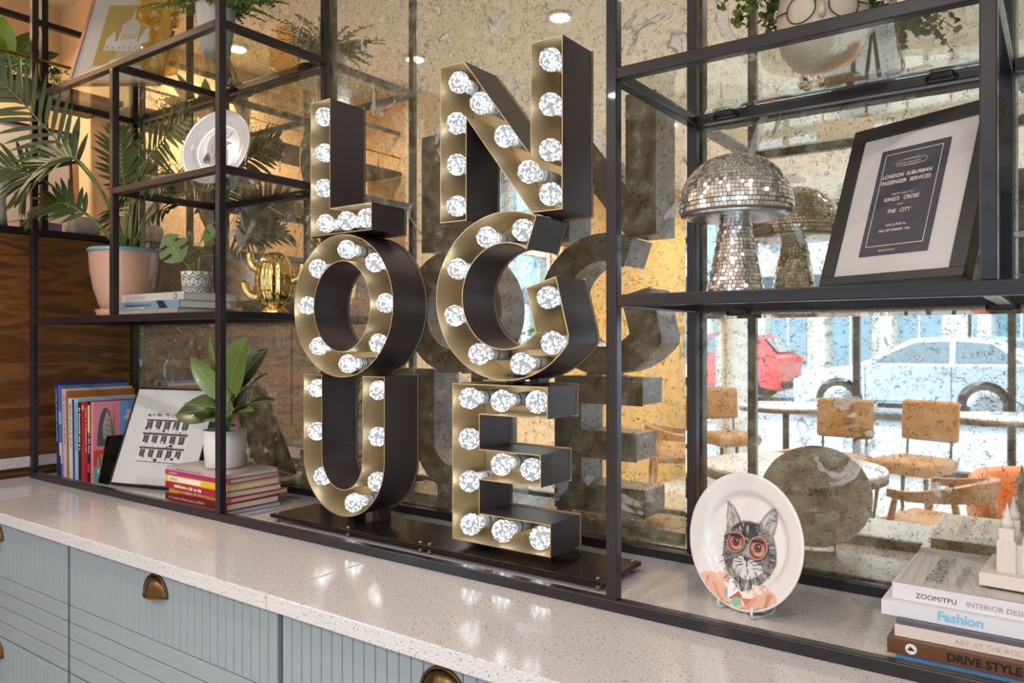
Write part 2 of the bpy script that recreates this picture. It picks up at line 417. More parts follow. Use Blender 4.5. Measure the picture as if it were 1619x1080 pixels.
struct('wall_column', MB().b2((-3.285, WINY+.06, FLOOR), (-3.08, WINY+.26, CEIL)), mat('column_white', '#d8d8d4', .6))

# outside: street, pavement and the far terrace of shops
struct('pavement', MB().b2((-30, -11.2, STREET-.05), (30, WINY-.11, STREET+.01)).b2((-30, -26, STREET-.05), (30, -21.6, STREET+.04)), mat('pavement_stone', '#b4b6b8', .6, var=.08, vscale=1.5))
struct('road', MB().b2((-30, -21.6, STREET-.08), (30, -11.2, STREET-.02)), mat('asphalt', '#8a8e92', .6, var=.08, vscale=3))
struct('side_ground', MB().b2((-14, -11, STREET-.06), (WALLX-.12, .4, STREET)), mat('pavement_stone'))

# ================================================================== WORKTOP AND CABINETS
wt = thing('worktop', 'pale speckled quartz worktop running under the black steel shelves', 'worktop', (-1.2, 0, 0))
XS = [WALLX+.0225, -2.862, -1.346, 1.45]
for a, b in zip(XS[:-1], XS[1:]):
    MB().b2((a+.0006, -.320, -.034), (b-.0006, .41, 0)).build('slab', QUARTZ, wt, True, bevel=.0025)

UN = [-3.163, -2.245, -1.327, -.409, .509, 1.427]
DG = mat('groove_shadow_gap', '#5d6a66', .6)
vb_mesh = {}
def board(name, parent, lo, hi):
    d = tuple(round(b-a, 5) for a, b in zip(lo, hi))
    if d not in vb_mesh:
        mb = MB().box((0, 0, 0), d); bm = bmesh.new(); me = mb.mesh(name, SAGE); bm.from_mesh(me)
        es = [e for e in bm.edges if all(v.co.y < 0 for v in e.verts)]
        bmesh.ops.bevel(bm, geom=es, offset=.0016, segments=1, affect='EDGES'); bm.to_mesh(me); bm.free(); vb_mesh[d] = me
    o = bpy.data.objects.new(name, vb_mesh[d]); link(o, parent)
    c = Vector([(a+b)/2 for a, b in zip(lo, hi)]); o.location = chain(parent).inverted() @ c
    return o
ANT = mat('antique_brass', '#5c4529', .32, .9, var=.35, vscale=60)
def cup_pull():
    mb = MB(); n = 14; rows = 7; w = .048; h = .046; d = .026
    vs = []; fs = []
    for i in range(rows+1):                      # quarter-dome hood, open below
        t = i/rows*PI/2
        for k in range(n+1):
            a = PI*k/n
            vs.append((-w*math.cos(a)*math.cos(t*.999) if i < rows else 0, -d*math.sin(t) if True else 0, h*math.sin(a)*math.cos(t*.999)))
    for i in range(rows):
        for k in range(n):
            p = i*(n+1)+k; fs.append((p, p+1, p+n+2, p+n+1))
    # widen so the hood bulges
    vs = [(x*(1), y*(.55+.45*max(0, 1-abs(x)/w)), z) for x, y, z in vs]
    mb.add(vs, fs, ANT, True)
    rim = [(-(w+.003)*math.cos(PI*k/20), -.002, (h+.003)*math.sin(PI*k/20)) for k in range(21)]
    mb.tube(rim, .0032, ANT, 6)
    mb.tube([(-w, -.004, .001), (-.02, -.022, -.0005), (0, -d, -.001), (.02, -.022, -.0005), (w, -.004, .001)], .0022, ANT, 6)
    return mb.mesh('cup_pull', ANT)
PULL = cup_pull()
where = ['next to the oak wall', 'under the palm end of the shelves', 'under the lit letters', 'under the cat plate', 'at the far right end of the counter']
for i in range(5):
    x0, x1 = UN[i]+.008, UN[i+1]-.008
    cab = thing('drawer_cabinet', 'sage green grooved drawer cabinet '+where[i], 'cabinet', ((x0+x1)/2, -.28, FLOOR), group='sage drawer cabinets')
    MB().b2((UN[i], -.272, FLOOR+.08), (UN[i+1]-.0005, .40, -.0355)).build('body', DG, cab, True)
    MB().b2((UN[i], -.22, FLOOR), (UN[i+1]-.0005, .40, FLOOR+.079)).build('plinth', DG, cab, True)
    for (zt, zb) in ((-.036, -.394), (-.397, -.752)):
        dr = MB().b2((x0, -.288, zb), (x1, -.2725, zt)).build('drawer', DG, cab, True)
        zs = zt-.172; nb = 30; bw = (x1-x0)/nb
        for k in range(nb):
            board('board', dr, (x0+bw*k+.0008, -.300, zs+.0012), (x0+bw*(k+1)-.0008, -.2885, zt))
        hb = (zs-zb)/4
        for k in range(4):
            board('board', dr, (x0, -.300, zs-hb*(k+1)+.0012), (x1, -.2885, zs-hb*k-.0006))
        h = bpy.data.objects.new('handle', PULL); link(h, dr); h.location = chain(dr).inverted() @ Vector(((x0+x1)/2-.012, -.3002, zt-.058)); h['label'] = 'aged brass cup handle'

# ================================================================== STEEL SHELVING FRAME
T = .023
PX = [-3.194, -2.596, -1.991, -.704, -.084]           # right edge of each upright
BY = (.390, .413)
fr = thing('shelving_frame', 'black steel tube shelving frame with glass shelves standing on the worktop', 'shelving', (-1.2, 0, .0005))
def post(x, y0, z0, z1): MB().b2((x-T, y0, z0), (x, y0+T, z1)).build('post', STEEL, fr, True, bevel=.0025)
def railx(xa, xb, y0, zt): MB().b2((xa, y0, zt-T), (xb, y0+T, zt)).build('rail', STEEL, fr, True, bevel=.0025)
def raily(x, zt, ya=T, yb=BY[0]): MB().b2((x-T, ya, zt-T), (x, yb, zt)).build('rail', STEEL, fr, True, bevel=.0025)
Z0 = .0005; RIGHT = 1.40
Z1, Z2L, Z2R, Z3 = .611, 1.036, 1.047, 1.459
railx(PX[0]-T, RIGHT, 0, Z0+T); railx(PX[0]-T, RIGHT, BY[0], Z0+T)
for i in (0, 2, 3): post(PX[i], 0, Z0+T, 2.099); post(PX[i], BY[0], Z0+T, 2.099)
post(RIGHT+T, 0, Z0, 2.099); post(RIGHT+T, BY[0], Z0, 2.099)
post(PX[1], 0, Z1, Z3-T); post(PX[1], BY[0], Z1, Z3-T)
post(PX[4], 0, Z1, 2.099); post(PX[4], BY[0], Z1, 2.099)
for z in (Z1, Z3):
    for y in (0, BY[0]): railx(PX[0], PX[2]-T, y, z)
for y in (0, BY[0]): railx(PX[1], PX[2]-T, y, Z2L)
for z in (Z1, Z2R):
    for y in (0, BY[0]):
        if z == Z1: railx(PX[3], RIGHT, y, z)
        else: railx(PX[3], PX[4]-T, y, z); railx(PX[4], RIGHT, y, z)
for x, zs in ((PX[0], (Z1, Z3)), (PX[1], (Z2L, Z3)), (PX[2], (Z1, Z2L, Z3)), (PX[3], (Z1, Z2R)), (PX[4], (Z1, Z2R))):
    for z in zs: raily(x, z)
def shelf(xa, xb, zt):
    MB().b2((xa+.001, T+.001, zt-.009), (xb-.001, BY[0]-.001, zt-.001)).build('glass_shelf', GLASS, fr, True, bevel=.001)
shelf(PX[0], PX[2]-T, Z1); shelf(PX[1], PX[2]-T, Z2L); shelf(PX[0], PX[1]-T, Z3); shelf(PX[1], PX[2]-T, Z3)
shelf(PX[3], PX[4]-T, Z1); shelf(PX[4], RIGHT, Z1); shelf(PX[3], PX[4]-T, Z2R); shelf(PX[4], RIGHT, Z2R)
def clip(x, zt):
    mb = rbox((x, BY[0]-.011, zt-.012), (.045, .020, .017), .006)
    mb.tube([(x-.027, BY[0]-.006, zt-.014), (x+.027, BY[0]-.006, zt-.014)], .006)
    mb.build('shelf_clip', BLACKP, fr, True)
for x, z in ((-.63, Z2R), (-.20, Z2R), (-.60, Z1-.012), (-.10, Z1-.012), (.2, Z1-.012), (-2.09, Z3), (-2.50, Z3), (-3.1, Z3), (-2.1, Z2L-.012)): clip(x, z)

# ---- antique mirror panels with bevelled borders on the wall behind
def mirror(x0, x1, z0, z1, label, bev=.026):
    y = .4175; d = .0028
    o = [(x0, y+d, z0), (x1, y+d, z0), (x1, y+d, z1), (x0, y+d, z1)]
    i = [(x0+bev, y, z0+bev), (x1-bev, y, z0+bev), (x1-bev, y, z1-bev), (x0+bev, y, z1-bev)]
    b = [(x0, .430, z0), (x1, .430, z0), (x1, .430, z1), (x0, .430, z1)]
    mb = MB(); mb.add(o+i+b, [(4, 5, 6, 7), (0, 1, 5, 4), (1, 2, 6, 5), (2, 3, 7, 6), (3, 0, 4, 7), (8, 11, 10, 9), (0, 8, 9, 1), (1, 9, 10, 2), (2, 10, 11, 3), (3, 11, 8, 0)])
    ob = mb.build('mirror_panel', MIRROR); prop(ob, label, 'mirror', 'antique mirror panels')
zb = .003
mirror(PX[0]-T+.002, PX[2]-T/2, zb, Z1-T/2, 'tarnished mirror panel behind the row of books and framed street print')
mirror(PX[0]-T+.002, PX[2]-T/2, Z1-T/2+.002, Z3-T/2, 'tarnished mirror panel behind the palm and the cockatoo plate')
mirror(PX[0]-T+.002, PX[2]-T/2, Z3-T/2+.002, 2.09, 'tarnished mirror panel behind the amber vase at the top')
mirror(PX[2]-T/2+.002, PX[3]-T/2, zb, 2.09, 'tall mottled mirror panel behind the lit letters')
mirror(PX[3]-T/2+.002, 1.41, zb, Z1-T/2, 'mottled mirror panel behind the cat plate, reflecting the street')
mirror(PX[3]-T/2+.002, PX[4]-T/2, Z1-T/2+.002, Z2R-T/2, 'mottled mirror panel behind the mirror ball mushroom')
mirror(PX[3]-T/2+.002, PX[4]-T/2, Z2R-T/2+.002, 2.09, 'mottled mirror panel behind the face planter')
mirror(PX[4]-T/2+.002, 1.41, Z1-T/2+.002, 2.09, 'mottled mirror panel at the far right beyond the upright')

# ================================================================== MARQUEE SIGN
YF, YB = .120, .250
sign = thing('marquee_sign', 'marquee sign of six bulb-lit metal letters reading LOUNGE on a bronze plate', 'sign', (-1.33, .18, .0006))
pl = MB().b2((-1.872, .085, .014), (-.785, .272, .024)).build('base_plate', mat('bronze_plate', '#3d3029', .22, .6, var=.1), sign, True, bevel=.001)
for (x, y) in ((-1.855, .10), (-1.855, .257), (-1.30, .10), (-1.27, .10), (-1.30, .257), (-.80, .10), (-.80, .257), (-1.56, .10), (-1.05, .257)):
    mb = MB(); mb.lathe([(.006, .0006), (.006, .014)], None, 10, (x, y, 0)); mb.lathe([(.0055, .0241), (.0055, .026), (.003, .028), (0, .0282)], None, 10, (x, y, 0))
    mb.build('bolt', mat('steel_bolt', '#9a948c', .3, .9), pl, True)
def arc(cx, cz, rx, rz, a0, a1, n): return [(cx+rx*math.cos(R(a0+(a1-a0)*k/n)), cz+rz*math.sin(R(a0+(a1-a0)*k/n))) for k in range(n+1)]
LET = {}
LET['L'] = [[(-1.737, .816), (-1.493, .816), (-1.493, .889), (-1.655, .889), (-1.655, 1.193), (-1.737, 1.193)]]
LET['O'] = [arc(-1.6115, .618, .1975, .195, 0, 360, 56)[:-1], arc(-1.6105, .617, .1115, .123, 0, -360, 48)[:-1]]
LET['U'] = [[(-1.767, .429)]+arc(-1.6060, .205, .161, .160, 180, 360, 36)+[(-1.445, .429), (-1.527, .429)]+arc(-1.6075, .205, .0805, .087, 360, 180, 26)+[(-1.688, .429)]]
LET['N'] = [[(-1.254, .811), (-1.171, .811), (-1.171, 1.055), (-.983, .811), (-.900, .811), (-.900, 1.194), (-.985, 1.194), (-.985, .943), (-1.178, 1.194), (-1.254, 1.194)]]
LET['G'] = [arc(-1.0585, .6260, .2085, .196, 64.5, 326, 46)+[(-.884, .536), (-.917, .665), (-.998, .643), (-.972, .542)]+arc(-1.0605, .6260, .1225, .1225, 316, 58, 36)]
LET['E'] = [[(-1.215, .042), (-.931, .042), (-.931, .115), (-1.131, .115), (-1.131, .194), (-.957, .194), (-.957, .267), (-1.131, .267), (-1.131, .348), (-.939, .348), (-.939, .420), (-1.215, .420)]]
YBU = .136
BUL = {
'L': [(-1.696, 1.152), (-1.696, 1.051), (-1.696, .952), (-1.690, .852), (-1.604, .852), (-1.527, .852)],
'N': [(-1.206, 1.152), (-1.213, 1.054), (-1.213, .953), (-1.213, .852), (-1.140, 1.090), (-1.068, 1.000), (-1.000, .908), (-.9415, 1.152), (-.9415, 1.052), (-.9415, .950), (-.9415, .851)],
'E': [(-1.1735, .384), (-1.078, .382), (-.978, .384), (-1.1735, .286), (-1.078, .233), (-.992, .230), (-1.1735, .184), (-1.170, .080), (-1.074, .078), (-.968, .077)],
'U': [(-1.728, .389), (-1.728, .267), (-1.703, .143), (-1.576, .083), (-1.487, .150), (-1.484, .269), (-1.482, .392)]}
BUL['O'] = [(-1.604, .773), (-1.496, .731), (-1.456, .622), (-1.482, .516), (-1.600, .460), (-1.720, .508), (-1.767, .624), (-1.723, .727)]
BUL['G'] = [(-1.016, .777), (-1.120, .768), (-1.210, .698), (-1.220, .584), (-1.144, .491), (-1.021, .470), (-.937, .518), (-.947, .620)]
def inset(loop, d):
    n = len(loop); out = []
    for i in range(n):
        p0, p1, p2 = Vector(loop[i-1]), Vector(loop[i]), Vector(loop[(i+1) % n])
        a = (p1-p0).normalized(); b = (p2-p1).normalized()
        n1 = Vector((-a.y, a.x)); n2 = Vector((-b.y, b.x)); k = 1+n1.dot(n2)
        q = p1+(n1+n2)*(d/max(k, .25)); out.append((q.x, q.y))
    return out
def bulb_mesh():
    mb = MB(); r = .0262
    prof = [(0, -r)]+[(r*math.sin(R(a)), -r*math.cos(R(a))) for a in range(12, 141, 16)]+[(.0150, .024), (.0140, .036)]
    mb.lathe(prof, BULB, 18, axis='Y')
    for h in (.0385, .046, .0535): mb.tube([(.0145*math.cos(2*PI*k/14), h, .0145*math.sin(2*PI*k/14)) for k in range(14)], .0032, mat('bulb_collar', '#d8d8d8', .2, .3), 5, closed=True)
    mb.lathe([(.0135, .036), (.0135, .066)], mat('bulb_collar'), 14, axis='Y')
    mb.lathe([(.0165, .066), (.0165, YB-.008-YBU)], mat('bulb_socket', '#b9b2a6', .4), 14, axis='Y')
    return mb.mesh('bulb', BULB)
BM = bulb_mesh()
nb_txt = {6: 'six', 11: 'eleven', 8: 'eight', 7: 'seven', 10: 'ten'}
for ch in 'LOUNGE':
    loops = LET[ch]
    mb = MB(); ins = [inset(l, .0022) for l in loops]; outl = [inset(l, -.003) for l in loops]
    curved = ch in 'OUG'
    for lo, li in zip(loops, ins):
        n = len(lo)
        def smooth_edge(i):
            a = Vector(lo[i])-Vector(lo[i-1]); b = Vector(lo[(i+1) % n])-Vector(lo[i]); c = Vector(lo[(i+2) % n])-Vector(lo[(i+1) % n])
            return b.length < .04
        for i in range(n):
            p, q = lo[i], lo[(i+1) % n]; pi, qi = li[i], li[(i+1) % n]; sm = smooth_edge(i)
            mb.add([(p[0], YF, p[1]), (q[0], YF, q[1]), (q[0], YB-.004, q[1]), (p[0], YB-.004, p[1])], [(0, 1, 2, 3)], BRONZE)
            mb.add([(pi[0], YF, pi[1]), (qi[0], YF, qi[1]), (qi[0], YB-.006, qi[1]), (pi[0], YB-.006, pi[1])], [(3, 2, 1, 0)], GOLDIN)
            mb.add([(p[0], YF, p[1]), (q[0], YF, q[1]), (qi[0], YF, qi[1]), (pi[0], YF, pi[1])], [(0, 1, 2, 3)], GOLDIN)
    inv = chain(sign).inverted(); mb.v = [tuple(inv @ Vector(p)) for p in mb.v]
    me = bpy.data.meshes.new('letter'); me.from_pydata(mb.v, [], mb.f)
    for x in mb.mats: me.materials.append(x)
    me.polygons.foreach_set('material_index', mb.mi); me.update()
    bm = bmesh.new(); bm.from_mesh(me); bmesh.ops.remove_doubles(bm, verts=bm.verts, dist=1e-5)
    for f in bm.faces: f.smooth = True
    bmesh.ops.recalc_face_normals(bm, faces=bm.faces)
    for e in bm.edges:
        if len(e.link_faces) == 2 and e.calc_face_angle(0) > R(28): e.smooth = False
    bm.to_mesh(me); bm.free()
    lt = link(bpy.data.objects.new('letter', me), sign); MW[lt.name] = Matrix.Identity(4)
    lt['label'] = 'metal letter %s lined in gold with %s lit bulbs' % (ch, nb_txt[len(BUL[ch])])
    # back panel (gold inside, bronze flange outside)
    bp = MB(); flatpts = [Vector((a, b, 0)) for l in outl for a, b in l]
    tri = tessellate_polygon([[Vector((a, b, 0)) for a, b in l] for l in outl]); n = len(flatpts)
    bp.add([(p.x, YB-.0042, p.y) for p in flatpts], [tuple(t) for t in tri], GOLDIN)
    bp.add([(p.x, YB, p.y) for p in flatpts], [tuple(t)[::-1] for t in tri], BRONZE)
    o = 0
    for l in outl:
        m_ = len(l)
        for i in range(m_):
            p, q = l[i], l[(i+1) % m_]
            bp.add([(p[0], YB-.0042, p[1]), (q[0], YB-.0042, q[1]), (q[0], YB, q[1]), (p[0], YB, p[1])], [(0, 1, 2, 3)], BRONZE)
    bp.build('back_panel', None, lt, True)
    for (x, z) in BUL[ch]:
        b = bpy.data.objects.new('bulb', BM); link(b, lt); b.location = inv @ Vector((x, YBU, z)); b.rotation_euler = (0, random.uniform(0, 6), 0)
for (x, z0, z1) in ((-1.56, .024, .058), (-1.66, .024, .060), (-1.20, .024, .0415), (-.97, .024, .0415), (-1.56, .419, .435), (-1.66, .419, .435), (-1.61, .806, .8155), (-1.03, .4205, .440), (-1.10, .4205, .440), (-.99, .796, .8105)):
    MB().b2((x-.012, .20, z0), (x+.012, .248, z1)).build('bracket', BRONZE, sign, True)
# ================================================================== ROOM LAMPS
def downlight(x, y, watts, label, tint=(1, .95, .90)):
    t = thing('downlight', label, 'ceiling light', (x, y, CEIL-.012), group='recessed ceiling downlights')
    MB().lathe([(.045, .0), (.062, .0), (.062, .0119), (.045, .0119)], None, 24).build('trim_ring', mat('lamp_ring', '#e8e4dc', .4), t)
    MB().lathe([(0, .004), (.0445, .004), (.0445, .008), (0, .008)], None, 24).build('lamp_lens', mat('lamp_lens', '#ffe8cc', .3, emit=9.), t)
    ld = bpy.data.lights.new('downlight', 'AREA'); ld.shape = 'DISK'; ld.size = .09; ld.energy = watts; ld.color = tint; ld.spread = R(150)
    lo = bpy.data.objects.new('lamp', ld); link(lo, t); lo.location = (0, 0, -.002)
DL = [(-2.95, -1.02, 'downlight above the palm end of the counter'), (-2.0, -1.02, 'downlight above the counter left of the letters'),
      (-1.05, -1.02, 'downlight above the counter before the letter N'), (.22, -1.02, 'downlight above the counter before the framed notice'), (1.2, -1.02, 'downlight above the right end of the counter'),
      (-2.34, -3.06, 'downlight over the glow-tinted wall seen in the mirror'), (-.6, -3.0, 'downlight over the round marble table'), (1.2, -3.0, 'downlight over the room right of the round table'),
      (-2.5, -5.2, 'downlight near the shop window on the glow-tinted side'), (-.6, -5.2, 'downlight near the shop window over the tan chairs'), (1.2, -5.2, 'downlight near the shop window on the right')]
for x, y, l in DL: downlight(x, y, 4.5 if y > -1.5 else 36, l)
downlight(-3.62, -.35, 20, 'downlight inside the niche above the plants', (1, .78, .52))

# ================================================================== PLANT HELPERS
LEAFD = mat('palm_leaf', '#434f1d', .55, var=.35, vscale=9)
LEAFL = mat('leaf_light', '#8fa33a', .45, var=.25, vscale=12)
RUBL = mat('rubber_leaf', '#647a3c', .3, var=.22, vscale=14, coat=.2)
RUBD = mat('rubber_leaf_dark', '#2f4022', .3, var=.2, vscale=14, coat=.2)
STEMM = mat('plant_stem', '#6f8242', .5, var=.15)
VEIN = mat('leaf_vein', '#a8b865', .5)
def bez(pts, n):
    """Catmull-Rom through points"""
    P = [Vector(p) for p in pts]; P = [P[0]*2-P[1]]+P+[P[-1]*2-P[-2]]; out = []
    m_ = len(P)-3
    for k in range(n+1):
        t = k/n*m_; i = min(int(t), m_-1); u = t-i
        a, b, c, d = P[i:i+4]
        out.append(.5*((2*b)+(c-a)*u+(2*a-5*b+4*c-d)*u*u+(3*b-a-3*c+d)*u**3))
    return out
def blade(mb, base, d, side, nrm, L, W, droop, m, n=5, fold=.25):
    """narrow pointed leaflet"""
    d = d.normalized(); side = side.normalized(); vs = []; fs = []
    p = Vector(base); dd = d.copy()
    for i in range(n+1):
        t = i/n; w = W*math.sin(PI*min(1, .12+t*.88))**.8*(1 if t < .95 else .3)
        if i == n: w = W*.05
        q = Vector(p); up = nrm.normalized()*w*fold
        vs += [q-side*w+up, q, q+side*w+up]
        dd = (dd+Vector((0, 0, -droop))*(1/n)).normalized(); p = p+dd*L/n
    for i in range(n):
        a = i*3; fs += [(a, a+1, a+4, a+3), (a+1, a+2, a+5, a+4)]
    mb.add(vs, fs, m, True)
def frond(parent, pts, nleaf, L, W=.010, droop=.25, m=LEAFD, start=.35, plane=None, tip=.55):
    c = bez(pts, 40); mb = MB()
    mb.tube(c, [.0042*(1-.75*i/40)+.0008 for i in range(41)], STEMM, 6)
    for k in range(nleaf):
        t = start+(1-start)*k/(nleaf-1); i = min(39, int(t*40)); p = c[i].lerp(c[i+1], t*40-i) if i < 40 else c[40]
        tan = (c[min(40, i+1)]-c[max(0, i-1)]).normalized()
        nr = Vector(plane) if plane else Vector((.5, -.75, .35))
        sd = tan.cross(nr).normalized(); nn = sd.cross(tan).normalized()
        env = math.sin(PI*(.18+.78*(t-start)/(1-start)))**.6
        for s in (-1, 1):
            ang = R(58-26*(t-start)/(1-start)+random.uniform(-5, 5))
            d = tan*math.cos(ang)+sd*s*math.sin(ang)+nn*random.uniform(.0, .22)
            blade(mb, p, d, tan*math.sin(ang)-sd*s*math.cos(ang), nn, L*env*random.uniform(.9, 1.08), W, droop, m)
    return mb.build('frond', None, parent, True)
def broadleaf(parent, name, base, tipp, width, nrm, m, curl=.06, fold=.18, n=10, notch=None, vein=True, world=True):
    base, tipp = Vector(base), Vector(tipp); ax = tipp-base; L = ax.length; d = ax/L
    sd = d.cross(Vector(nrm)).normalized(); nn = sd.cross(d).normalized(); vs = []; fs = []; mb = MB(); W = 3
    for i in range(n+1):
        t = i/n; w = width*math.sin(PI*t**.85)**.75 if 0 < t < 1 else .0008
        mid = base+ax*t+nn*(-curl*L*4*t*(1-t)*-1)
        for k in range(-W, W+1):
            u = k/W; vs.append(mid+sd*(u*w)+nn*(fold*w*u*u))
    c = 2*W+1
    for i in range(n):
        for k in range(c-1):
            if notch and notch(i, k-W+.5): continue
            a = i*c+k; fs.append((a, a+1, a+c+1, a+c))
    mb.add(vs, fs, m, True)
    if vein:
        mb.tube([vs[i*c+W]+nn*.0009 for i in range(n+1)], [.0016*(1-.7*i/n) for i in range(n+1)], VEIN, 5)
    return mb.build(name, None, parent, world)
def pot_open(prof, th=.004):
    """outer profile bottom -> rim, closed with an inner wall"""
    inner = [(max(0.001, r-th), h) for r, h in reversed(prof)]
    inner[-1] = (inner[-1][0], prof[0][1]+th)
    return [(0, prof[0][1])]+prof+inner+[(0, prof[0][1]+th)]

# ================================================================== BOOK HELPER
def book(name, label, w, d, h, color, loc, rz=0., group=None, spine='front', page=PAGE, stand=False, rot=None, cover2=None):
    """closed book lying flat: spine along local x at y=0 (front), pages to the back; local origin = front-left-bottom corner"""
    t = thing(name, label, 'book', loc, rot if rot else (0, 0, rz), group)
    ct = min(.0025, h*.16); c = color if not isinstance(color, str) else flat(color, .35)
    MB().b2((0, 0, 0), (w, d, ct)).b2((0, 0, h-ct), (w, d, h)).b2((0, 0, ct), (w, ct, h-ct)).build('cover', c, t)
    MB().b2((.003, ct, ct), (w-.003, d-.003, h-ct)).build('pages', page, t)
    return t
def spine_text(t, s, x, z, size, color, **kw):
    return lettering('lettering', t, s, size, (x, -.0004, z), (1, 0, 0), (0, 0, 1), color, **kw)

def blurred_title(t, org, right, up, length, size, color):
    """a title too blurred in the photograph to read: a row of small uneven dashes"""
    org, right, up = Vector(org), Vector(right), Vector(up); mb = MB(); a = 0.
    while a < length:
        w = size*random.uniform(.35, .75); h_ = size*random.uniform(.55, .8)
        mb.add([org+right*a, org+right*(a+w), org+right*(a+w)+up*h_, org+right*a+up*h_], [(0, 1, 2, 3)], flat(color)); a += w+size*(.18 if random.random() < .8 else .6)
    return mb.build('lettering', None, t, kind='stuff')
# ================================================================== LEFT: COUNTER LEVEL
# row of upright books between the wall side upright and the acrylic bookend (spines face the room)
ROW = [(.021, .362, .265, '#1f2d6b', 'tall navy blue book, first in the row by the oak wall'),
       (.030, .350, .262, '#5a6f9c', 'tall book with a blue and white photo spine'),
       (.030, .338, .262, '#d9b9c0', 'pale pink book with a narrow lettered spine'),
       (.014, .330, .262, '#a8662e', 'thin orange brown book beside the pink one'),
       (.030, .304, .25, '#d8d4cb', 'off white book with a red mark on its spine'),
       (.012, .300, .235, '#22306e', 'slim dark blue book in the row'),
       (.028, .303, .258, '#9fc0d6', 'light blue book with a pale green edge'),
       (.022, .292, .215, '#22241f', 'black book with white lettering down its spine'),
       (.024, .293, .215, '#c8202c', 'bright red book in the row'),
       (.020, .297, .215, '#9c2440', 'crimson paperback beside the bright red book'),
       (.020, .297, .215, '#17130f', 'black book with a yellow band on its spine')]
x = -3.186
for i, (w, h, d, c, lb) in enumerate(ROW):
    t = thing('book', lb, 'book', (x, .085, .0008), (0, R(-3.0+i*.28), 0), 'books standing in a row on the worktop')
    cv = flat(c, .35)
    MB().b2((0, 0, 0), (.0025, d, h)).b2((w-.0035, 0, 0), (w-.001, d, h)).b2((.0025, 0, 0), (w-.0035, .0025, h)).build('cover', cv, t)
    MB().b2((.003, .003, .003), (w-.004, d-.003, h-.003)).build('pages', PAGE, t)
    txt = {0: '#aab6dd', 2: '#a07890', 4: '#9a948a', 6: '#5d8bb0', 7: '#e8e6e0', 9: '#e9b9c2', 10: '#e8e6e0'}.get(i)
    if txt: blurred_title(t, (w*.30, -.0005, h*.93), (0, 0, -1), (1, 0, 0), h*.55, w*.55, txt)
    if i == 10:
        printed('print', t, [(rect(.001, h*.62, w-.003, h*.96), '#d8cf1e')], front()); printed('print', t, [(rect(.001, h*.12, w-.003, h*.24), '#c9382a')], front())
    if i == 4: printed('print', t, [(ell(w*.5, h*.9, .006, .008), '#b8222a')], front())
    if i == 8: printed('print', t, [(ell(w*.5, h*.93, .007, .009), '#f0e6e6'), (ell(w*.5, h*.93, .004, .006), '#c8202c')], front())
    if i == 1: printed('print', t, [(rect(.002, .05, .026, .13), '#d8c2b4'), (rect(.002, .20, .026, .25), '#7fb4cf'), (rect(.002, .0, .013, .08), '#1c2340')], front())
    x += w+.0012
# last book shows its front cover (picture side faces +x)
gw, gh, gd = .020, .297, .215
t = thing('book', 'book with pink, red and teal illustrated cover of a domed tower, last in the row', 'book', (x+.001, .085, .0008), (0, 0, 0), 'books standing in a row on the worktop')
cv = flat('#e2869a', .3)
MB().b2((0, 0, 0), (.0025, gd, gh)).b2((gw-.0025, 0, 0), (gw, gd, gh)).b2((.0025, 0, 0), (gw-.0025, .0025, gh)).build('cover', cv, t)
MB().b2((.003, .003, .003), (gw-.003, gd-.003, gh-.003)).build('pages', PAGE, t)
sh = [(rect(0, .120, gd*.45, gh), '#e58a9c'), (rect(gd*.45, .12, gd, gh), '#6f9fd0'), (rect(0, .06, gd*.45, .12), '#dd4f2e'), (rect(0, 0, gd*.45, .06), '#7db5ad'), (rect(gd*.45, 0, gd, .12), '#2d3328'),
      (ell(.043, .135, .030, .14, 24, 0, PI), '#55565c'), ([(.05, .125), (.034, .17), (.033, .21), (.048, .265), (.062, .235), (.066, .19), (.064, .125)], '#b5a390')]
for k in range(6): sh.append((line((.036+.002*k, .14+.018*k), (.064, .125+.02*k), .0028), '#6b6070'))
sh += [([(.068, .13), (.074, .285), (.080, .13)], '#8d8378')]
for k in range(6): sh.append((rect(.012+.012*k, .062, .020+.012*k, .09+.006*(3-abs(k-2))), '#e8dcc8'))
for k in range(9): sh.append((rect(.010, .064+.004*k, .085, .0652+.004*k), '#3a2a26'))
sh += [(rect(.012, .036, .088, .052), '#ece6da')]+[(rect(.020+.014*k, .038, .027+.014*k, .049), '#3a3432') for k in range(5)]
sh += [(rect(.012, .014, .086, .018), '#a87058'), (ell(.14, .235, .03, .012), '#d8d0c4'), (rect(.12, .235, .16, .262), '#cfc6ba'), (ell(.145, .165, .02, .022), '#c81e26'), (ell(.145, .162, .01, .014), '#20202c'), (rect(.112, .14, .2, .158), '#3a3028')]
printed('print', t, sh, lambda a, b, off: (gw+off, a, b))
xe = x+gw+.001
# acrylic bookend
t = prop(MB().prism([(.10, 0.0008), (.24, 0.0008), (.24, .17), (.13, .17)], xe+.003, xe+.009, None, 'YZ').b2((xe+.009, .10, .0008), (xe+.06, .22, .0045)).build('bookend', mat('smoked_acrylic', '#1c1a1a', .08, coat=.5)), 'smoky acrylic bookend holding the row of books', 'bookend')

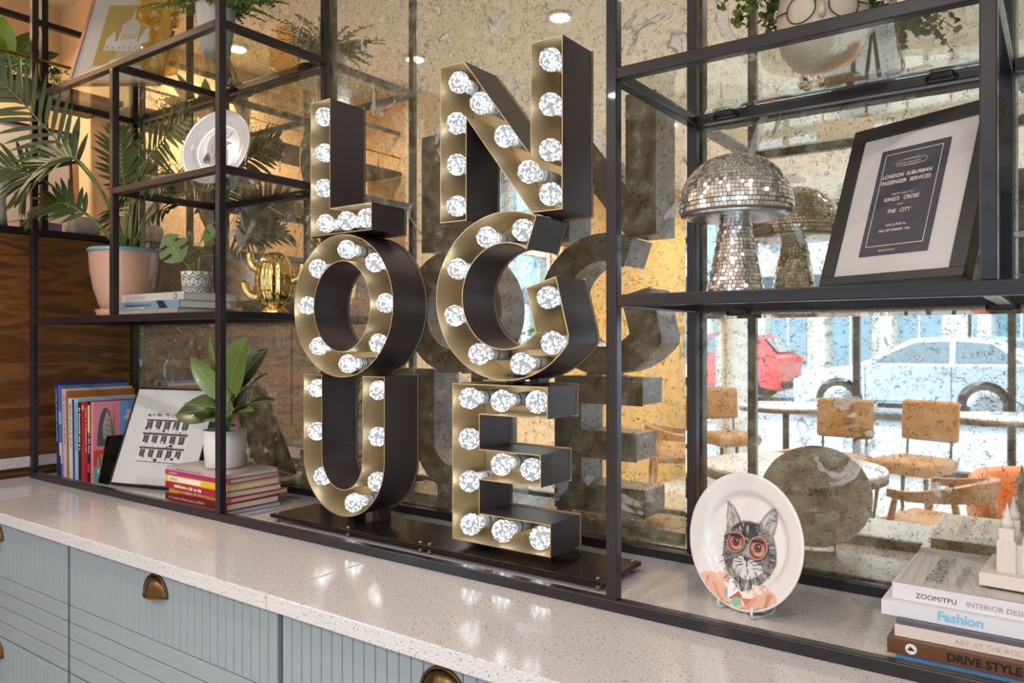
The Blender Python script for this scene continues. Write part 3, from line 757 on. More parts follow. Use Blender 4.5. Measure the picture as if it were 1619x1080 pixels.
# framed terrace street print
def framed(name, label, loc, rot, w, h, border, depth, fmat, matcol='#e6dfdd', glazed=True, bb=None):
    loc = (loc[0], loc[1], loc[2]+depth*math.sin(-rot[0])+.0004); bb = border if bb is None else bb
    t = thing(name, label, 'picture', loc, rot)
    fb = MB()
    for lo, hi in (((0, 0, 0), (w, depth, bb)), ((0, 0, h-border), (w, depth, h)), ((0, 0, bb), (border, depth, h-border)), ((w-border, 0, bb), (w, depth, h-border))): fb.b2(lo, hi)
    fb.build('frame', fmat, t, bevel=.0008)
    MB().b2((border, .004, bb), (w-border, .008, h-border)).build('mount', flat(matcol, .7), t)
    MB().b2((border, .0082, bb), (w-border, depth-.001, h-border)).build('backing', mat('backing_board', '#3a3028', .8, var=.1), t)
    if glazed: MB().b2((border, .0012, bb), (w-border, .0026, h-border)).build('glazing', ACRYL, t)
    return t
t = framed('picture_frame', 'thin black frame with a black and white terrace street print leaning on the counter', (-2.818, .098, .0015), (R(-21), 0, R(14.3)), .386, .365, .006, .016, BLACKP)
sh = [(rect(.085, .085, .305, .270), '#ece7e5')]
for r_ in range(3):
    z = .100+r_*.052
    sh.append((rect(.090, z+.036, .300, z+.0405), '#4a4442')); sh.append((rect(.090, z-.012, .300, z-.009), '#6a6462'))
    for k in range(5):
        xx = .098+k*.042; sh.append((rect(xx, z+.006, xx+.024, z+.034), '#4d4746')); sh.append((rect(xx+.0112, z+.006, xx+.0128, z+.034), '#cfc9c7'))
    for k in range(16):
        xx = random.uniform(.09, .292); zz = z+random.uniform(-.008, .012); sh.append((ell(xx, zz, random.uniform(.003, .009), random.uniform(.002, .006), 7), random.choice(['#f0ecea', '#e8e3e1', '#332e2d'])))
for k in range(18):
    xx = random.uniform(.095, .29); sh.append((ell(xx, .262+random.uniform(-.004, .004), random.uniform(.003, .008), random.uniform(.001, .003), 7), '#55504e'))
printed('print', t, sh, front(0, 0, .004), .00006)
MB().b2((.16, -.030, .002), (.30, -.002, .005)).b2((.16, -.033, .002), (.30, -.030, .030)).build('stand_lip', ACRYL, t)

# stack of small books with the rubber plant
ST = [(.315, .20, .012, '#8a9cc0', 'pale blue book at the bottom of the rubber plant stack'),
      (.330, .19, .022, '#6e1f2c', 'maroon wine guide in the rubber plant stack'),
      (.318, .215, .015, '#d9542c', 'orange and red paperback in the rubber plant stack'),
      (.330, .205, .020, '#a81f30', 'crimson book with white script in the rubber plant stack'),
      (.335, .19, .020, '#e2bf25', 'yellow book with a white title box in the rubber plant stack'),
      (.335, .185, .016, '#c5307c', 'magenta book in the rubber plant stack'),
      (.325, .19, .013, '#b9a6a4', 'greyish pink book on top of the rubber plant stack')]
z = .0008; off = [.010, 0, .012, -.002, -.004, -.006, .004]
for i, (w, d, h, c, lb) in enumerate(ST):
    t = book('book', lb, w, d, h, c, (-2.365+off[i], .052+abs(off[i])*.5, z), R(1.5*((i % 3)-1)), 'books stacked under the rubber plant')
    s = [('', '#e8eaf2', .008), ("A Traveller's Wine Guide to SPAIN", '#e2b7a6', .0135), ('', '#f0d0b0', .010), ('', '#f4dfe0', .0125), ('', '', 0), ('LONDON', '#f2d4e4', .010), ('', '#8d7a7a', .007)][i]
    if s[0]: spine_text(t, s[0], .02, h*.28, s[2], s[1])
    elif s[1]: blurred_title(t, (.055, -.0006, h*.28), (1, 0, 0), (0, 0, 1), .15, s[2], s[1])
    if i == 2: printed('print', t, [(rect(0, 0, .05, h), '#e0a032'), (rect(.2, 0, .30, h), '#e0a032')], front(), base=.0002)
    if i == 4:
        printed('print', t, [(rect(.015, .003, .20, .0175), '#efe6da')], front()); lettering('lettering', t, 'LONDON', .011, (.024, -.0009, .0065), (1, 0, 0), (0, 0, 1), '#5a5142')
    if i == 3: printed('print', t, [(rect(.30, 0, .328, h), '#17151a'), (ell(.314, .011, .006, .006), '#e8e4e0')], front())
    z += h+.0006
ZST = z
pt = thing('rubber_plant', 'rubber plant with broad green leaves in a white pot on the book stack', 'plant', (-2.18, .145, ZST))
prof = [(.056, 0), (.060, .004), (.064, .06), (.066, .118)]
MB().lathe(pot_open(prof), None, 40).build('pot', mat('matte_white_pot', '#e4dedb', .4), pt)
MB().lathe([(0, .104), (.061, .104), (.061, .107), (0, .109)], None, 24).build('soil', SOIL, pt)
# leaves given by base and tip in world coordinates
LV = [((-2.155, .145, .36), (-2.225, .12, .555), .034, RUBL, (-.4, -.8, .3)), ((-2.15, .145, .33), (-2.30, .10, .47), .030, RUBL, (-.2, -.8, .5)),
      ((-2.14, .14, .36), (-2.00, .10, .535), .048, RUBL, (.3, -.9, .2)), ((-2.13, .15, .31), (-1.91, .11, .425), .030, RUBD, (.1, -.5, .8)),
      ((-2.14, .15, .29), (-1.89, .12, .345), .028, RUBD, (.0, -.35, .9)), ((-2.15, .145, .27), (-1.915, .06, .320), .022, RUBL, (.1, -.5, .85)),
      ((-2.16, .14, .29), (-2.02, .03, .285), .050, RUBL, (.05, -.55, .85)), ((-2.17, .14, .30), (-2.32, .06, .285), .050, RUBD, (-.2, -.75, .5)),
      ((-2.14, .16, .37), (-2.06, .22, .50), .036, RUBD, (.1, -.9, .3)), ((-2.17, .14, .30), (-2.23, .03, .325), .040, RUBL, (-.1, -.5, .85))]
stm = MB(); stm.tube([(-2.175, .145, ZST+.105), (-2.163, .145, .30), (-2.150, .145, .40)], [.006, .005, .003], STEMM, 8)
for b, tp, w, m_, nr in LV: stm.tube([(-2.16, .145, b[2]-.04), b], [.003, .002], STEMM, 6)
stm.build('stem', None, pt, True)
for b, tp, w, m_, nr in LV: broadleaf(pt, 'leaf', b, tp, w*1.22, nr, m_)
MB().b2((-2.118, .142, .235), (-2.107, .144, .37)).build('plant_tag', flat('#d9737a'), pt, True)

# ================================================================== LEFT: MIDDLE SHELF
ZS = Z1-.0008
pp = thing('potted_palm', 'large parlour palm in a pink dimpled pot with a blue rim', 'plant', (-2.90, .205, ZS))
PINK = mat('pink_glaze', '#d9a98f', .18, coat=.5); nt = PINK.node_tree
tc = N(nt, 'ShaderNodeTexCoord'); vo = N(nt, 'ShaderNodeTexVoronoi', Scale=95.); bp = N(nt, 'ShaderNodeBump'); bp.inputs['Strength'].default_value = .5; bp.inputs['Distance'].default_value = .002
nt.links.new(tc.outputs['Object'], vo.inputs['Vector']); nt.links.new(vo.outputs['Distance'], bp.inputs['Height']); nt.links.new(bp.outputs['Normal'], nt.nodes['Principled BSDF'].inputs['Normal'])
prof = [(.072, .012), (.080, .016), (.094, .05), (.112, .11), (.124, .18), (.128, .244), (.129, .256)]
MB().lathe(pot_open(prof, .006), None, 48).build('pot', PINK, pp)
MB().lathe([(.122, .243), (.1325, .243), (.134, .252), (.130, .258), (.123, .257)], None, 48).build('rim', mat('blue_glaze', '#7fa9bb', .15, coat=.5), pp)
MB().lathe([(0, .0), (.098, .0), (.106, .030), (.102, .030), (.094, .0105), (0, .0105)], None, 48).build('saucer', PINK, pp)
MB().lathe([(0, .228), (.12, .228), (.12, .232), (0, .238)], None, 32).build('soil', SOIL, pp)
base = (-2.90, .205, .84)
FR = [([base, (-2.94, .17, 1.03), (-2.98, .10, 1.15), (-3.02, .05, 1.225), (-3.10, -.02, 1.345), (-3.20, -.07, 1.455), (-3.26, -.11, 1.515)], 15, .165, .0092, (.55, -.8, .2)),
      ([base, (-2.90, .12, 1.06), (-2.93, .06, 1.17), (-2.97, .02, 1.195), (-3.02, -.03, 1.165), (-3.06, -.06, 1.11), (-3.08, -.08, 1.04)], 17, .17, .0095, (.3, -.75, .6)),
      ([(-2.90, .22, .84), (-2.90, .235, 1.06), (-2.86, .24, 1.17), (-2.77, .24, 1.225), (-2.66, .235, 1.27), (-2.53, .23, 1.315)], 15, .145, .0092, (.4, -.9, .2)),
      ([base, (-2.97, .10, .99), (-3.07, -.02, 1.12), (-3.14, -.10, 1.155), (-3.19, -.16, 1.10), (-3.22, -.20, .985)], 15, .15, .0092, (.3, -.7, .6)),
      ([base, (-2.92, .12, .95), (-2.98, .04, 1.02), (-3.04, .0, 1.025), (-3.12, -.03, .985)], 12, .12, .0092, (.3, -.7, .6)),
      ([(-2.90, .2, .84), (-2.84, .18, .98), (-2.74, .16, 1.075), (-2.62, .14, 1.10), (-2.52, .12, 1.05)], 13, .12, .0086, (.4, -.7, .6)),
      ([(-2.89, .22, .84), (-2.86, .26, 1.0), (-2.76, .30, 1.11), (-2.62, .32, 1.13), (-2.50, .33, 1.07)], 13, .13, .0086, (.3, -.7, .6)),
      ([(-2.90, .23, .84), (-2.96, .28, 1.05), (-3.03, .31, 1.16), (-3.10, .33, 1.20)], 12, .12, .0086, (.4, -.8, .3)),
      ([(-2.88, .2, .84), (-2.82, .14, .94), (-2.74, .08, .985), (-2.66, .05, .955)], 10, .09, .0080, (.3, -.7, .6)),
      ([(-2.91, .2, .84), (-2.93, .22, 1.06), (-2.94, .21, 1.2), (-2.92, .2, 1.32)], 12, .12, .0086, (.4, -.9, .1)),
      ([(-2.88, .21, .84), (-2.79, .20, .93), (-2.68, .2, .99), (-2.58, .19, .985)], 10, .10, .0080, (.3, -.7, .6))]
for i, (p, n, l, w, pn) in enumerate(FR): frond(pp, p, n+3, l*1.12, w, .35, LEAFD, .42 if i < 2 else .38, pn)

SB = [(.42, .20, .020, '#a79f98', 'grey book at the bottom of the three under the little pot', "NIGEL HENDERSON'S STREETS", '#efeae4', .011, -2.745),
      (.385, .19, .026, '#7f9bb5', 'blue grey book in the middle of the three under the little pot', 'THE AMBASSADOR MAGAZINE', '#2a3038', .0125, -2.700),
      (.385, .20, .026, '#cfc6be', 'cream book about the pole, top of the three under the little pot', '          SOUTH POLE', '#a89d94', .0145, -2.705)]
z = ZS+.0005
for i, (w, d, h, c, lb, tx, tcx, sz, xx) in enumerate(SB):
    t = book('book', lb, w*.98, d, h, c, (xx, .075+.006*i, z), R([0, -1, 1][i]), 'books under the little patterned pot')
    spine_text(t, tx, .03, h*.3, sz, tcx, bold=.01)
    if i == 1: printed('print', t, [([(.26, 0), (.31, 0), (.28, h), (.235, h)], '#33302f'), (rect(.03, .003, .16, .0055), '#dfe6ec')], front())
    if i == 2: printed('print', t, [(ell(.33, h/2, .008, .0105), '#3a3634'), (ell(.33, h/2, .005, .007), '#d8d0c8')], front())
    z += h+.0005
mp = thing('potted_monstera', 'little monstera in a black and white patterned pot on three books', 'plant', (-2.385, .175, z))
prof = [(.042, 0), (.045, .003), (.048, .04), (.0505, .070)]
MB().lathe(pot_open(prof, .003), None, 40).build('pot', mat('white_pot_paint', '#e2ddd6', .5), mp)
zz = MB(); ZC = mat('pot_pattern', '#403a37', .6)
def on_pot(a, h, o=.0016):
    r = .0445+(.0505-.0445)*h/.07+o; return (r*math.cos(a), r*math.sin(a), h)
def pot_strip(pts, w):
    for (a0, h0), (a1, h1) in zip(pts[:-1], pts[1:]):
        n = 3
        for k in range(n):
            t0, t1 = k/n, (k+1)/n; A0, A1 = a0+(a1-a0)*t0, a0+(a1-a0)*t1; H0, H1 = h0+(h1-h0)*t0, h0+(h1-h0)*t1
            zz.add([on_pot(A0, H0-w), on_pot(A1, H1-w), on_pot(A1, H1+w), on_pot(A0, H0+w)], [(0, 1, 2, 3)])
nz = 12
for hh, amp in ((.058, .006), (.048, .005), (.020, .005), (.011, .006)):
    pot_strip([(2*PI*k/(2*nz), hh+(amp if k % 2 else -amp)) for k in range(2*nz+1)], .0017)
for k in range(nz*2):
    a = 2*PI*k/(nz*2); pot_strip([(a, .029), (a+.08, .0345), (a, .040)], .0015)
    if k % 2: zz.add([on_pot(a-.06, .0685), on_pot(a+.06, .0685), on_pot(a, .0610)], [(0, 1, 2)]); zz.add([on_pot(a-.06, .001), on_pot(a+.06, .001), on_pot(a, .0085)], [(0, 1, 2)])
for hh in (.0275, .041): pot_strip([(2*PI*k/36, hh) for k in range(37)], .0005)
zz.build('pattern', ZC, mp)
MB().lathe([(0, .060), (.047, .060), (.047, .062), (0, .064)], None, 24).build('soil', SOIL, mp)
MONL = mat('monstera_leaf', '#6a7d4a', .4, var=.2, vscale=30)
def notch(i, k): return abs(k) > 1.2 and i in (3, 6)
stm = MB()
for pts in (((-2.39, .17, z+.06), (-2.41, .15, z+.10), (-2.425, .13, z+.125)), ((-2.38, .18, z+.06), (-2.355, .17, z+.11), (-2.335, .15, z+.15)), ((-2.385, .18, z+.06), (-2.375, .18, z+.12), (-2.36, .19, z+.16)), ((-2.375, .17, z+.06), (-2.34, .14, z+.075), (-2.31, .12, z+.095))):
    stm.tube(bez(pts, 8), [.0032]*9, STEMM, 6)
stm.build('stem', None, mp, True)
broadleaf(mp, 'leaf', (-2.405, .135, z+.105), (-2.445, .10, z+.195), .060, (.25, -.95, .15), MONL, .03, .10, 10, notch)
broadleaf(mp, 'leaf', (-2.335, .15, z+.15), (-2.25, .13, z+.185), .040, (.1, -.8, .5), MONL, .04, .10, 10, notch)
broadleaf(mp, 'leaf', (-2.36, .19, z+.16), (-2.30, .23, z+.24), .045, (.2, -.9, .3), MONL, .04, .10, 10, notch)
broadleaf(mp, 'leaf', (-2.31, .12, z+.095), (-2.255, .08, z+.12), .034, (.1, -.6, .7), MONL, .04, .10, 8, notch)

# gold cactus ornament
gc = thing('cactus_ornament', 'shiny gold ceramic cactus ornament with three short arms', 'ornament', (-2.112, .285, ZS), (0, 0, R(25)))
gc.scale = (1.06, 1.06, 1.06)
prof = [(0, .018)]+[(.062*math.sin(R(a))**.85*(1 if a < 90 else .97), .105-.087*math.cos(R(a))) for a in range(12, 180, 12)]+[(0, .1925)]
MB().lathe(prof, None, 72, rib=lambda a: 1-.075*abs(math.cos(a*6))**3).build('body', GOLD, gc)
MB().lathe([(0, 0), (.040, 0), (.043, .006), (.036, .016), (.028, .022), (.028, .03), (0, .03)], None, 24, rib=lambda a: 1+.05*math.cos(a*8)).build('foot', GOLD, gc)
for pts in (((-.045, -.01, .135), (-.070, -.012, .150), (-.078, -.012, .172), (-.078, -.012, .190)), ((-.048, -.01, .050), (-.080, -.015, .062), (-.092, -.017, .085), (-.094, -.017, .098)), ((.048, 0, .100), (.078, 0, .108), (.092, 0, .130), (.092, 0, .152))):
    c = bez(pts, 12); MB().tube(c+[c[-1]+Vector((0, 0, .006))], [.0125]*12+[.0115, .004], None, 12).build('arm', GOLD, gc)
sp = MB()
for k in range(12):
    for j in range(6):
        a = 2*PI*(k+.5)/12+.26; th = R(35+j*22); r = .062*math.sin(th)**.85*.99; sp.lathe([(0, -.003), (.0032, 0), (0, .003)], None, 6, (r*math.cos(a), r*math.sin(a), .105-.087*math.cos(th)))
sp.build('spines', GOLD, gc, kind='stuff')

def untilt(pts, tau):
    M_ = Matrix.Rotation(tau, 3, 'X'); return [tuple(M_ @ Vector(p)) for p in pts]
# cockatoo plate on its wire stand
def plate_y(r, Rr):
    q = r/Rr
    if q < .64: return 0.
    if q < .76: u = (q-.64)/.12; return -.011*(u*u*(3-2*u))
    return -.011-.007*(q-.76)/.24
def plate(name, label, loc, rot, D, shapes, back=None):
    Rr = D/2; t = thing(name, label, 'plate', loc, rot)
    prof = [(Rr*q, plate_y(Rr*q, Rr)) for q in (0, .2, .4, .6, .64, .67, .70, .73, .76, .82, .88, .94, .985)]
    rim = [(Rr, -.0168), (Rr, -.0145), (Rr*.985, -.0128)]
    bk = [(Rr*q, plate_y(Rr*q, Rr)+.0045) for q in (.94, .85, .76, .72, .68, .64, .60)]+[(Rr*.60, .0075), (Rr*.56, .0075), (Rr*.56, .0045), (0, .0045)]
    MB().lathe(prof+rim+bk, None, 72, (0, 0, Rr), 'Y').build('dish', WHITECER, t)
    def place(a, b, off):
        q_ = math.hypot(a, b)
        if q_ > .965: a, b = a*.965/q_, b*.965/q_
        return (a*Rr, plate_y(math.hypot(a, b)*Rr, Rr)-off, Rr+b*Rr)
    printed_curved('print', t, shapes, place, .07, 2.5e-5)
    return t, Rr
def zmap(cx, cy, rx, ry, sh=0.): return lambda x, y: ((x-(cx-sh*((cy-y)/ry)))/rx, (cy-y)/ry)
k = (lambda x, y: (0.002785*x+0.000489*y+-2.869752, -0.000231*x+-0.002544*y+1.398511))
def P(pts, f): return [f(*p) for p in pts]
sh = [(P([(822, 470), (835, 400), (870, 340), (930, 285), (1000, 270), (1070, 290), (1010, 330), (1080, 330), (1030, 370), (1090, 400), (1040, 430), (1060, 520), (1050, 640), (980, 700), (880, 700), (850, 640), (830, 560)], k), '#c4bbba'),
      (P([(785, 612), (782, 585), (800, 545), (832, 505), (858, 545), (862, 590), (845, 625), (815, 630)], k), '#6d6463'), (P([(800, 575), (830, 540), (850, 570), (835, 600)], k), '#4f4847'), (P([(805, 600), (840, 600), (835, 628), (815, 628)], k), '#9a9190'),
      ([(k(916, 533)[0]+.032*math.cos(a*.5), k(916, 533)[1]+.032*math.sin(a*.5)) for a in range(12)], '#3d3635')]
for a, b in (((880, 430), (940, 400)), ((900, 380), (960, 340)), ((860, 470), (900, 440)), ((1070, 325), (1105, 280)), ((1030, 420), (1095, 405)), ((1040, 500), (1085, 490)), ((890, 560), (930, 590)), ((870, 500), (930, 480))): sh.append((P(line(a, b, 9), k), '#968d8b'))
t, rr = plate('cockatoo_plate', 'white plate printed with a grey cockatoo head on the glass shelf', (-2.319, .190, Z2L+.0045), (R(-13.7), 0, R(18)), .270, sh)
st = MB()
for s in (-1, 1): st.tube(untilt(bez([(s*.05, -.034, .026), (s*.05, -.036, .006), (s*.05, -.02, -.0015), (s*.05, .055, -.0015), (s*.045, .045, .10)], 16), R(13.7)), .0024, None, 6)
st.tube(untilt([(-.05, .03, -.0015), (.05, .03, -.0015)], R(13.7)), .0024, None, 6)
st.build('wire_stand', mat('wire_white', '#d8cfc6', .4), t)

# ================================================================== LEFT: TOP SHELF
ZT = Z3-.0005
ROSE = make_wood('rose_wood_frame', '#a8745a', '#b98468', '#c99a80', 'Z', 3)
t = framed('picture_frame', 'pinkish wood frame with a white cathedral drawing on mustard paper', (-2.982, .028, ZT+.001), (R(-23.4), 0, R(34)), .345, .475, .012, .020, ROSE, '#e0d2cc')
pw0, pz0, pw, ph = .074, .085, .215, .30
sh = [(rect(pw0, pz0, pw0+pw, pz0+ph), '#c0a24c')]
wl_ = '#e8dcd4'; cx_ = pw0+.108
def SP(pts): return [(pw0+a*pw, pz0+b*ph) for a, b in pts]
sh += [(SP([(.34, .52), (.34, .66), (.40, .73), (.50, .76), (.60, .73), (.66, .66), (.66, .52)]), wl_), (SP([(.47, .76), (.485, .86), (.50, .97), (.515, .86), (.53, .76)]), wl_), (SP([(.33, .40), (.67, .40), (.67, .53), (.33, .53)]), wl_),
       (SP([(.12, .24), (.86, .24), (.86, .30), (.66, .40), (.30, .40), (.12, .30)]), wl_), (SP([(.70, .30), (.88, .30), (.88, .42), (.84, .56), (.79, .62), (.74, .52), (.70, .44)]), wl_), (SP([(.12, .30), (.28, .30), (.28, .44), (.22, .58), (.17, .48), (.12, .42)]), wl_),
       (SP([(.40, .04), (.70, .10), (.70, .25), (.34, .25)]), wl_), (SP([(.28, .05), (.50, .02), (.46, .12), (.30, .10)]), wl_)]
for q in range(9): sh.append((SP(line((.36+q*.035, .54), (.40+q*.025, .72), .007)), '#cbb67e'))
for q in range(7): sh.append((SP(rect(.37+q*.042, .42, .385+q*.042, .51)), '#c0a24c'))
for q in range(8): sh.append((SP(rect(.36+q*.04, .11, .378+q*.04, .23)), '#c0a24c'))
for q in range(7): sh.append((SP(rect(.16+q*.1, .26, .19+q*.1, .30)), '#c0a24c'))
printed('print', t, sh, front(0, 0, .004), .00006)

# amber glass vase
av = thing('amber_vase', 'stacked amber glass vase on the top glass shelf', 'vase', (-2.572, .150, ZT+.001))
prof = [(.045, .0), (.058, .006), (.064, .025), (.065, .068), (.060, .082), (.042, .092), (.034, .098), (.034, .150), (.042, .157), (.060, .166), (.066, .182), (.066, .232), (.060, .248), (.044, .256), (.038, .262), (.038, .33), (.040, .335)]
MB().lathe(prof+[(r-.0035, h+.001) for r, h in reversed(prof[1:])]+[(.04, .0045), (0, .0045)], None, 56).build('glass_body', AMBER, av)

# fern in a tapered white pot
def fern(t, c, r, n, fl, m, mi, spread=1., up=.7):
    mb = MB()
    for i in range(n):
        a = 2*PI*i/n*2.4+random.uniform(-.3, .3); el = random.uniform(.15, 1.1)*up
        d = Vector((math.cos(a)*spread, math.sin(a)*spread*.75, el)).normalized(); L = fl*random.uniform(.6, 1.1)
        p = Vector(c)+Vector((random.uniform(-r, r), random.uniform(-r, r), 0)); pts = []
        for q in range(9): pts.append(p.copy()); p = p+d*L/8; d = (d+Vector((0, 0, -.09))).normalized()
        mb.tube(pts, [.0013]*9, m, 4)
        for q in range(1, 9):
            for w_ in range(mi):
                b = pts[q-1].lerp(pts[q], w_/mi)
                dd = Vector((random.uniform(-1, 1), random.uniform(-1, 1), random.uniform(-.4, .9))).normalized(); l = .030*(1.15-q/9)*random.uniform(.7, 1.2)
                s_ = dd.cross(Vector((.3, .5, .8))).normalized()*.0022
                mb.add([b-s_, b+dd*l*.5-s_*1.6, b+dd*l, b+dd*l*.5+s_*1.6], [(0, 1, 2, 3)], m)
    return mb
fp = thing('potted_fern', 'feathery asparagus fern in a tapered rough white pot on the top shelf', 'plant', (-2.275, .175, ZT+.001))
prof = [(.040, 0), (.046, .004), (.055, .08), (.063, .150), (.066, .158)]
MB().lathe(pot_open(prof, .004), None, 36).build('pot', mat('rough_white_pot', '#cfc6c0', .8, var=.1, bump=.6, bscale=60), fp)
MB().lathe([(0, .138), (.06, .138), (.06, .141), (0, .143)], None, 20).build('soil', SOIL, fp)
FERN = mat('fern_green', '#5f7d2e', .6, var=.3, vscale=20)
fern(fp, (0, 0, .145), .03, 56, .21, FERN, 11, 1., .75).build('foliage', None, fp, kind='stuff')

# ================================================================== NICHE IN THE LEFT WALL
NB = mat('niche_black', '#1c1614', .5)
ns = thing('niche_shelf', 'black shelf with a brass gallery rail in the peach niche', 'shelf', (-3.45, -.4, 1.535))
MB().b2((-3.62, -1.29, 1.532), (-3.31, .41, 1.555)).build('board', NB, ns, True)
MB().tube([(-3.318, -1.29, 1.640), (-3.318, .08, 1.640), (-3.318, .41, 1.640)], .006, None, 10).build('gallery_rail', BRASS, ns, True)
for y in (-1.1, -.6, .0765, .39): MB().tube([(-3.318, y, 1.555), (-3.318, y, 1.636)], .004, None, 8).build('rail_post', BRASS, ns, True)
for y in (-.75, .10): MB().b2((-3.345, y-.012, .9635), (-3.322, y+.012, 2.09)).build('upright', NB, ns, True)
MB().b2((-3.345, -1.29, 1.782), (-3.322, -.762, 1.803)).b2((-3.345, -.738, 1.782), (-3.322, .088, 1.803)).b2((-3.345, .112, 1.782), (-3.322, .41, 1.803)).build('top_rail', NB, ns, True)
# plants on the niche shelf
bp_ = thing('leafy_plant', 'broad yellow green leaf plant on the niche shelf by the brass rail', 'plant', (-3.545, .0, 1.556))
MB().lathe(pot_open([(.045, 0), (.055, .08)], .004), None, 24).build('pot', mat('grey_pot', '#8d8078', .6), bp_)
for b, tp, w, m_ in (((-3.45, -.02, 1.62), (-3.40, -.02, 1.80), .055, LEAFL), ((-3.45, .0, 1.62), (-3.42, .12, 1.79), .040, RUBL), ((-3.45, .02, 1.62), (-3.36, .17, 1.70), .035, RUBD), ((-3.45, .0, 1.62), (-3.38, -.14, 1.74), .05, LEAFL), ((-3.45, .02, 1.62), (-3.40, .20, 1.64), .035, RUBD)):
    broadleaf(bp_, 'leaf', b, tp, w, (.9, -.3, .2), m_)
small = thing('trailing_plant', 'small speckled white and green plant trailing along the niche shelf', 'plant', (-3.40, -.05, 1.562))
mb = MB(); SPK = mat('speckled_leaf', '#b9c98a', .5, var=.35, vscale=80); SPK2 = mat('fresh_leaf', '#6f9230', .5, var=.3, vscale=40)
for i in range(900):
    c = Vector((random.uniform(-.05, .075), random.uniform(-.25, .28), random.uniform(.014, .085)))
    a, b = Vector((random.uniform(-1, 1), random.uniform(-1, 1), random.uniform(-.3, 1))).normalized(), Vector((random.uniform(-1, 1), random.uniform(-1, 1), random.uniform(-1, 1)))
    s_ = a.cross(b).normalized()*.0045; a = a*.013
    mb.add([c, c+a*.5+s_, c+a, c+a*.5-s_], [(0, 1, 2, 3)], SPK if random.random() < .5 else SPK2)
mb.build('foliage', None, small, kind='stuff')
lamp = thing('bowl_vase', 'white glass bowl on the ledge of the peach niche', 'bowl', (-3.385, -.045, .9635))
MB().lathe([(0, 0), (.035, 0), (.03, .05), (.028, .12), (.05, .15), (.058, .20), (.050, .245), (.066, .275), (.063, .275), (.046, .245), (.054, .20), (.045, .154), (0, .15)], None, 32).build('bowl', mat('opal_glass', '#efe8dc', .25), lamp)
t = book('book', 'lilac book lying on the ledge behind the palm', .16, .11, .05, '#b48fb0', (-3.425, .05, .9635), R(90), None)
prop(rbox((-3.385, .275, 1.005), (.08, .12, .082), .018).build('cream_box', mat('cream_lacquer', '#e4d6c6', .4)), 'rounded cream box on the ledge behind the palm', 'box')
t = framed('picture_frame', 'pale blank canvas in a thin dark frame standing in the niche', (-3.70, .03, .9635), (R(-4), 0, R(90)), .36, .52, .012, .02, NB, '#dcd2cc', False)

# ================================================================== RIGHT UNIT
# cat plate
k = (lambda x, y: (0.002533*x+0.000218*y+-1.258047, 0.000537*x+-0.0021*y+0.833411))
def Q(pts): return [k(*p) for p in pts]
sh = [(Q([(140, 745), (180, 722), (320, 728), (335, 800), (350, 900), (380, 985), (330, 965), (240, 900), (175, 820)]), '#e3b09a'),
      (Q([(540, 800), (600, 825), (660, 870), (680, 915), (660, 945), (560, 985), (450, 998), (400, 985), (440, 930), (500, 870)]), '#e3b09a'),
      (Q([(190, 760), (215, 740), (200, 800), (190, 820)]), '#c98a70'), (Q([(600, 860), (640, 870), (610, 960), (590, 965)]), '#c98a70'), (Q([(230, 800), (250, 790), (300, 900), (290, 915)]), '#d39a82'), (Q([(520, 900), (545, 890), (480, 975), (455, 980)]), '#cf937a'),
      (Q([(325, 745), (345, 760), (415, 850), (345, 905)]), '#efe9e6'), (Q([(490, 800), (550, 820), (500, 900), (450, 945), (440, 890)]), '#f0e0d6'),
      (Q([(318, 840), (335, 835), (337, 890), (325, 890)]), '#87aac6'), (Q([(410, 850), (440, 890), (420, 900), (350, 905)]), '#b5633f'), (Q([(430, 895), (500, 900), (520, 890), (470, 950)]), '#d27a58'),
      (Q([(362, 925), (385, 890), (430, 895), (440, 940), (400, 968)]), '#8fb59c'),
      # head
      (Q([(300, 430), (280, 520), (275, 600), (290, 670), (315, 730), (345, 790), (390, 830), (430, 855), (470, 840), (540, 805), (600, 745), (640, 670), (640, 580), (625, 500), (600, 440), (540, 400), (470, 375), (400, 370), (340, 390)]), '#8a8583'),
      (Q([(300, 440), (303, 330), (312, 220), (350, 260), (390, 330), (410, 380), (380, 430), (330, 470)]), '#9a9593'), (Q([(318, 400), (318, 260), (355, 300), (388, 365), (350, 420)]), '#c6c1bf'),
      (Q([(530, 390), (570, 335), (610, 300), (652, 298), (650, 380), (630, 470), (610, 510), (560, 450)]), '#9a9593'), (Q([(550, 395), (590, 340), (640, 315), (632, 420), (605, 470)]), '#c6c1bf'),
      (Q([(340, 410), (400, 380), (470, 385), (530, 410), (520, 480), (470, 500), (400, 460), (340, 460)]), '#4b4746'), (Q([(460, 395), (525, 395), (535, 440), (500, 480), (465, 440)]), '#363a46'), (Q([(385, 430), (400, 400), (415, 440), (405, 470)]), '#a8a3a1'), (Q([(440, 420), (455, 400), (460, 440), (450, 470)]), '#b8b3b1'),
      (Q([(285, 470), (330, 450), (330, 520), (290, 560)]), '#55504e'), (Q([(290, 570), (330, 590), (360, 650), (310, 680)]), '#6a6563'), (Q([(590, 600), (640, 600), (630, 690), (585, 700)]), '#6a6563'),
      (Q([(425, 520), (470, 540), (480, 610), (440, 640), (410, 610)]), '#b5b0ae'),
      (Q([(350, 640), (410, 610), (440, 650), (480, 640), (540, 680), (560, 720), (500, 760), (440, 780), (390, 750), (350, 700)]), '#e2dddb'),
      (Q([(420, 610), (470, 630), (450, 660), (425, 640)]), '#5b4d4a'), (Q([(440, 655), (448, 655), (450, 690), (440, 690)]), '#4b4544')]
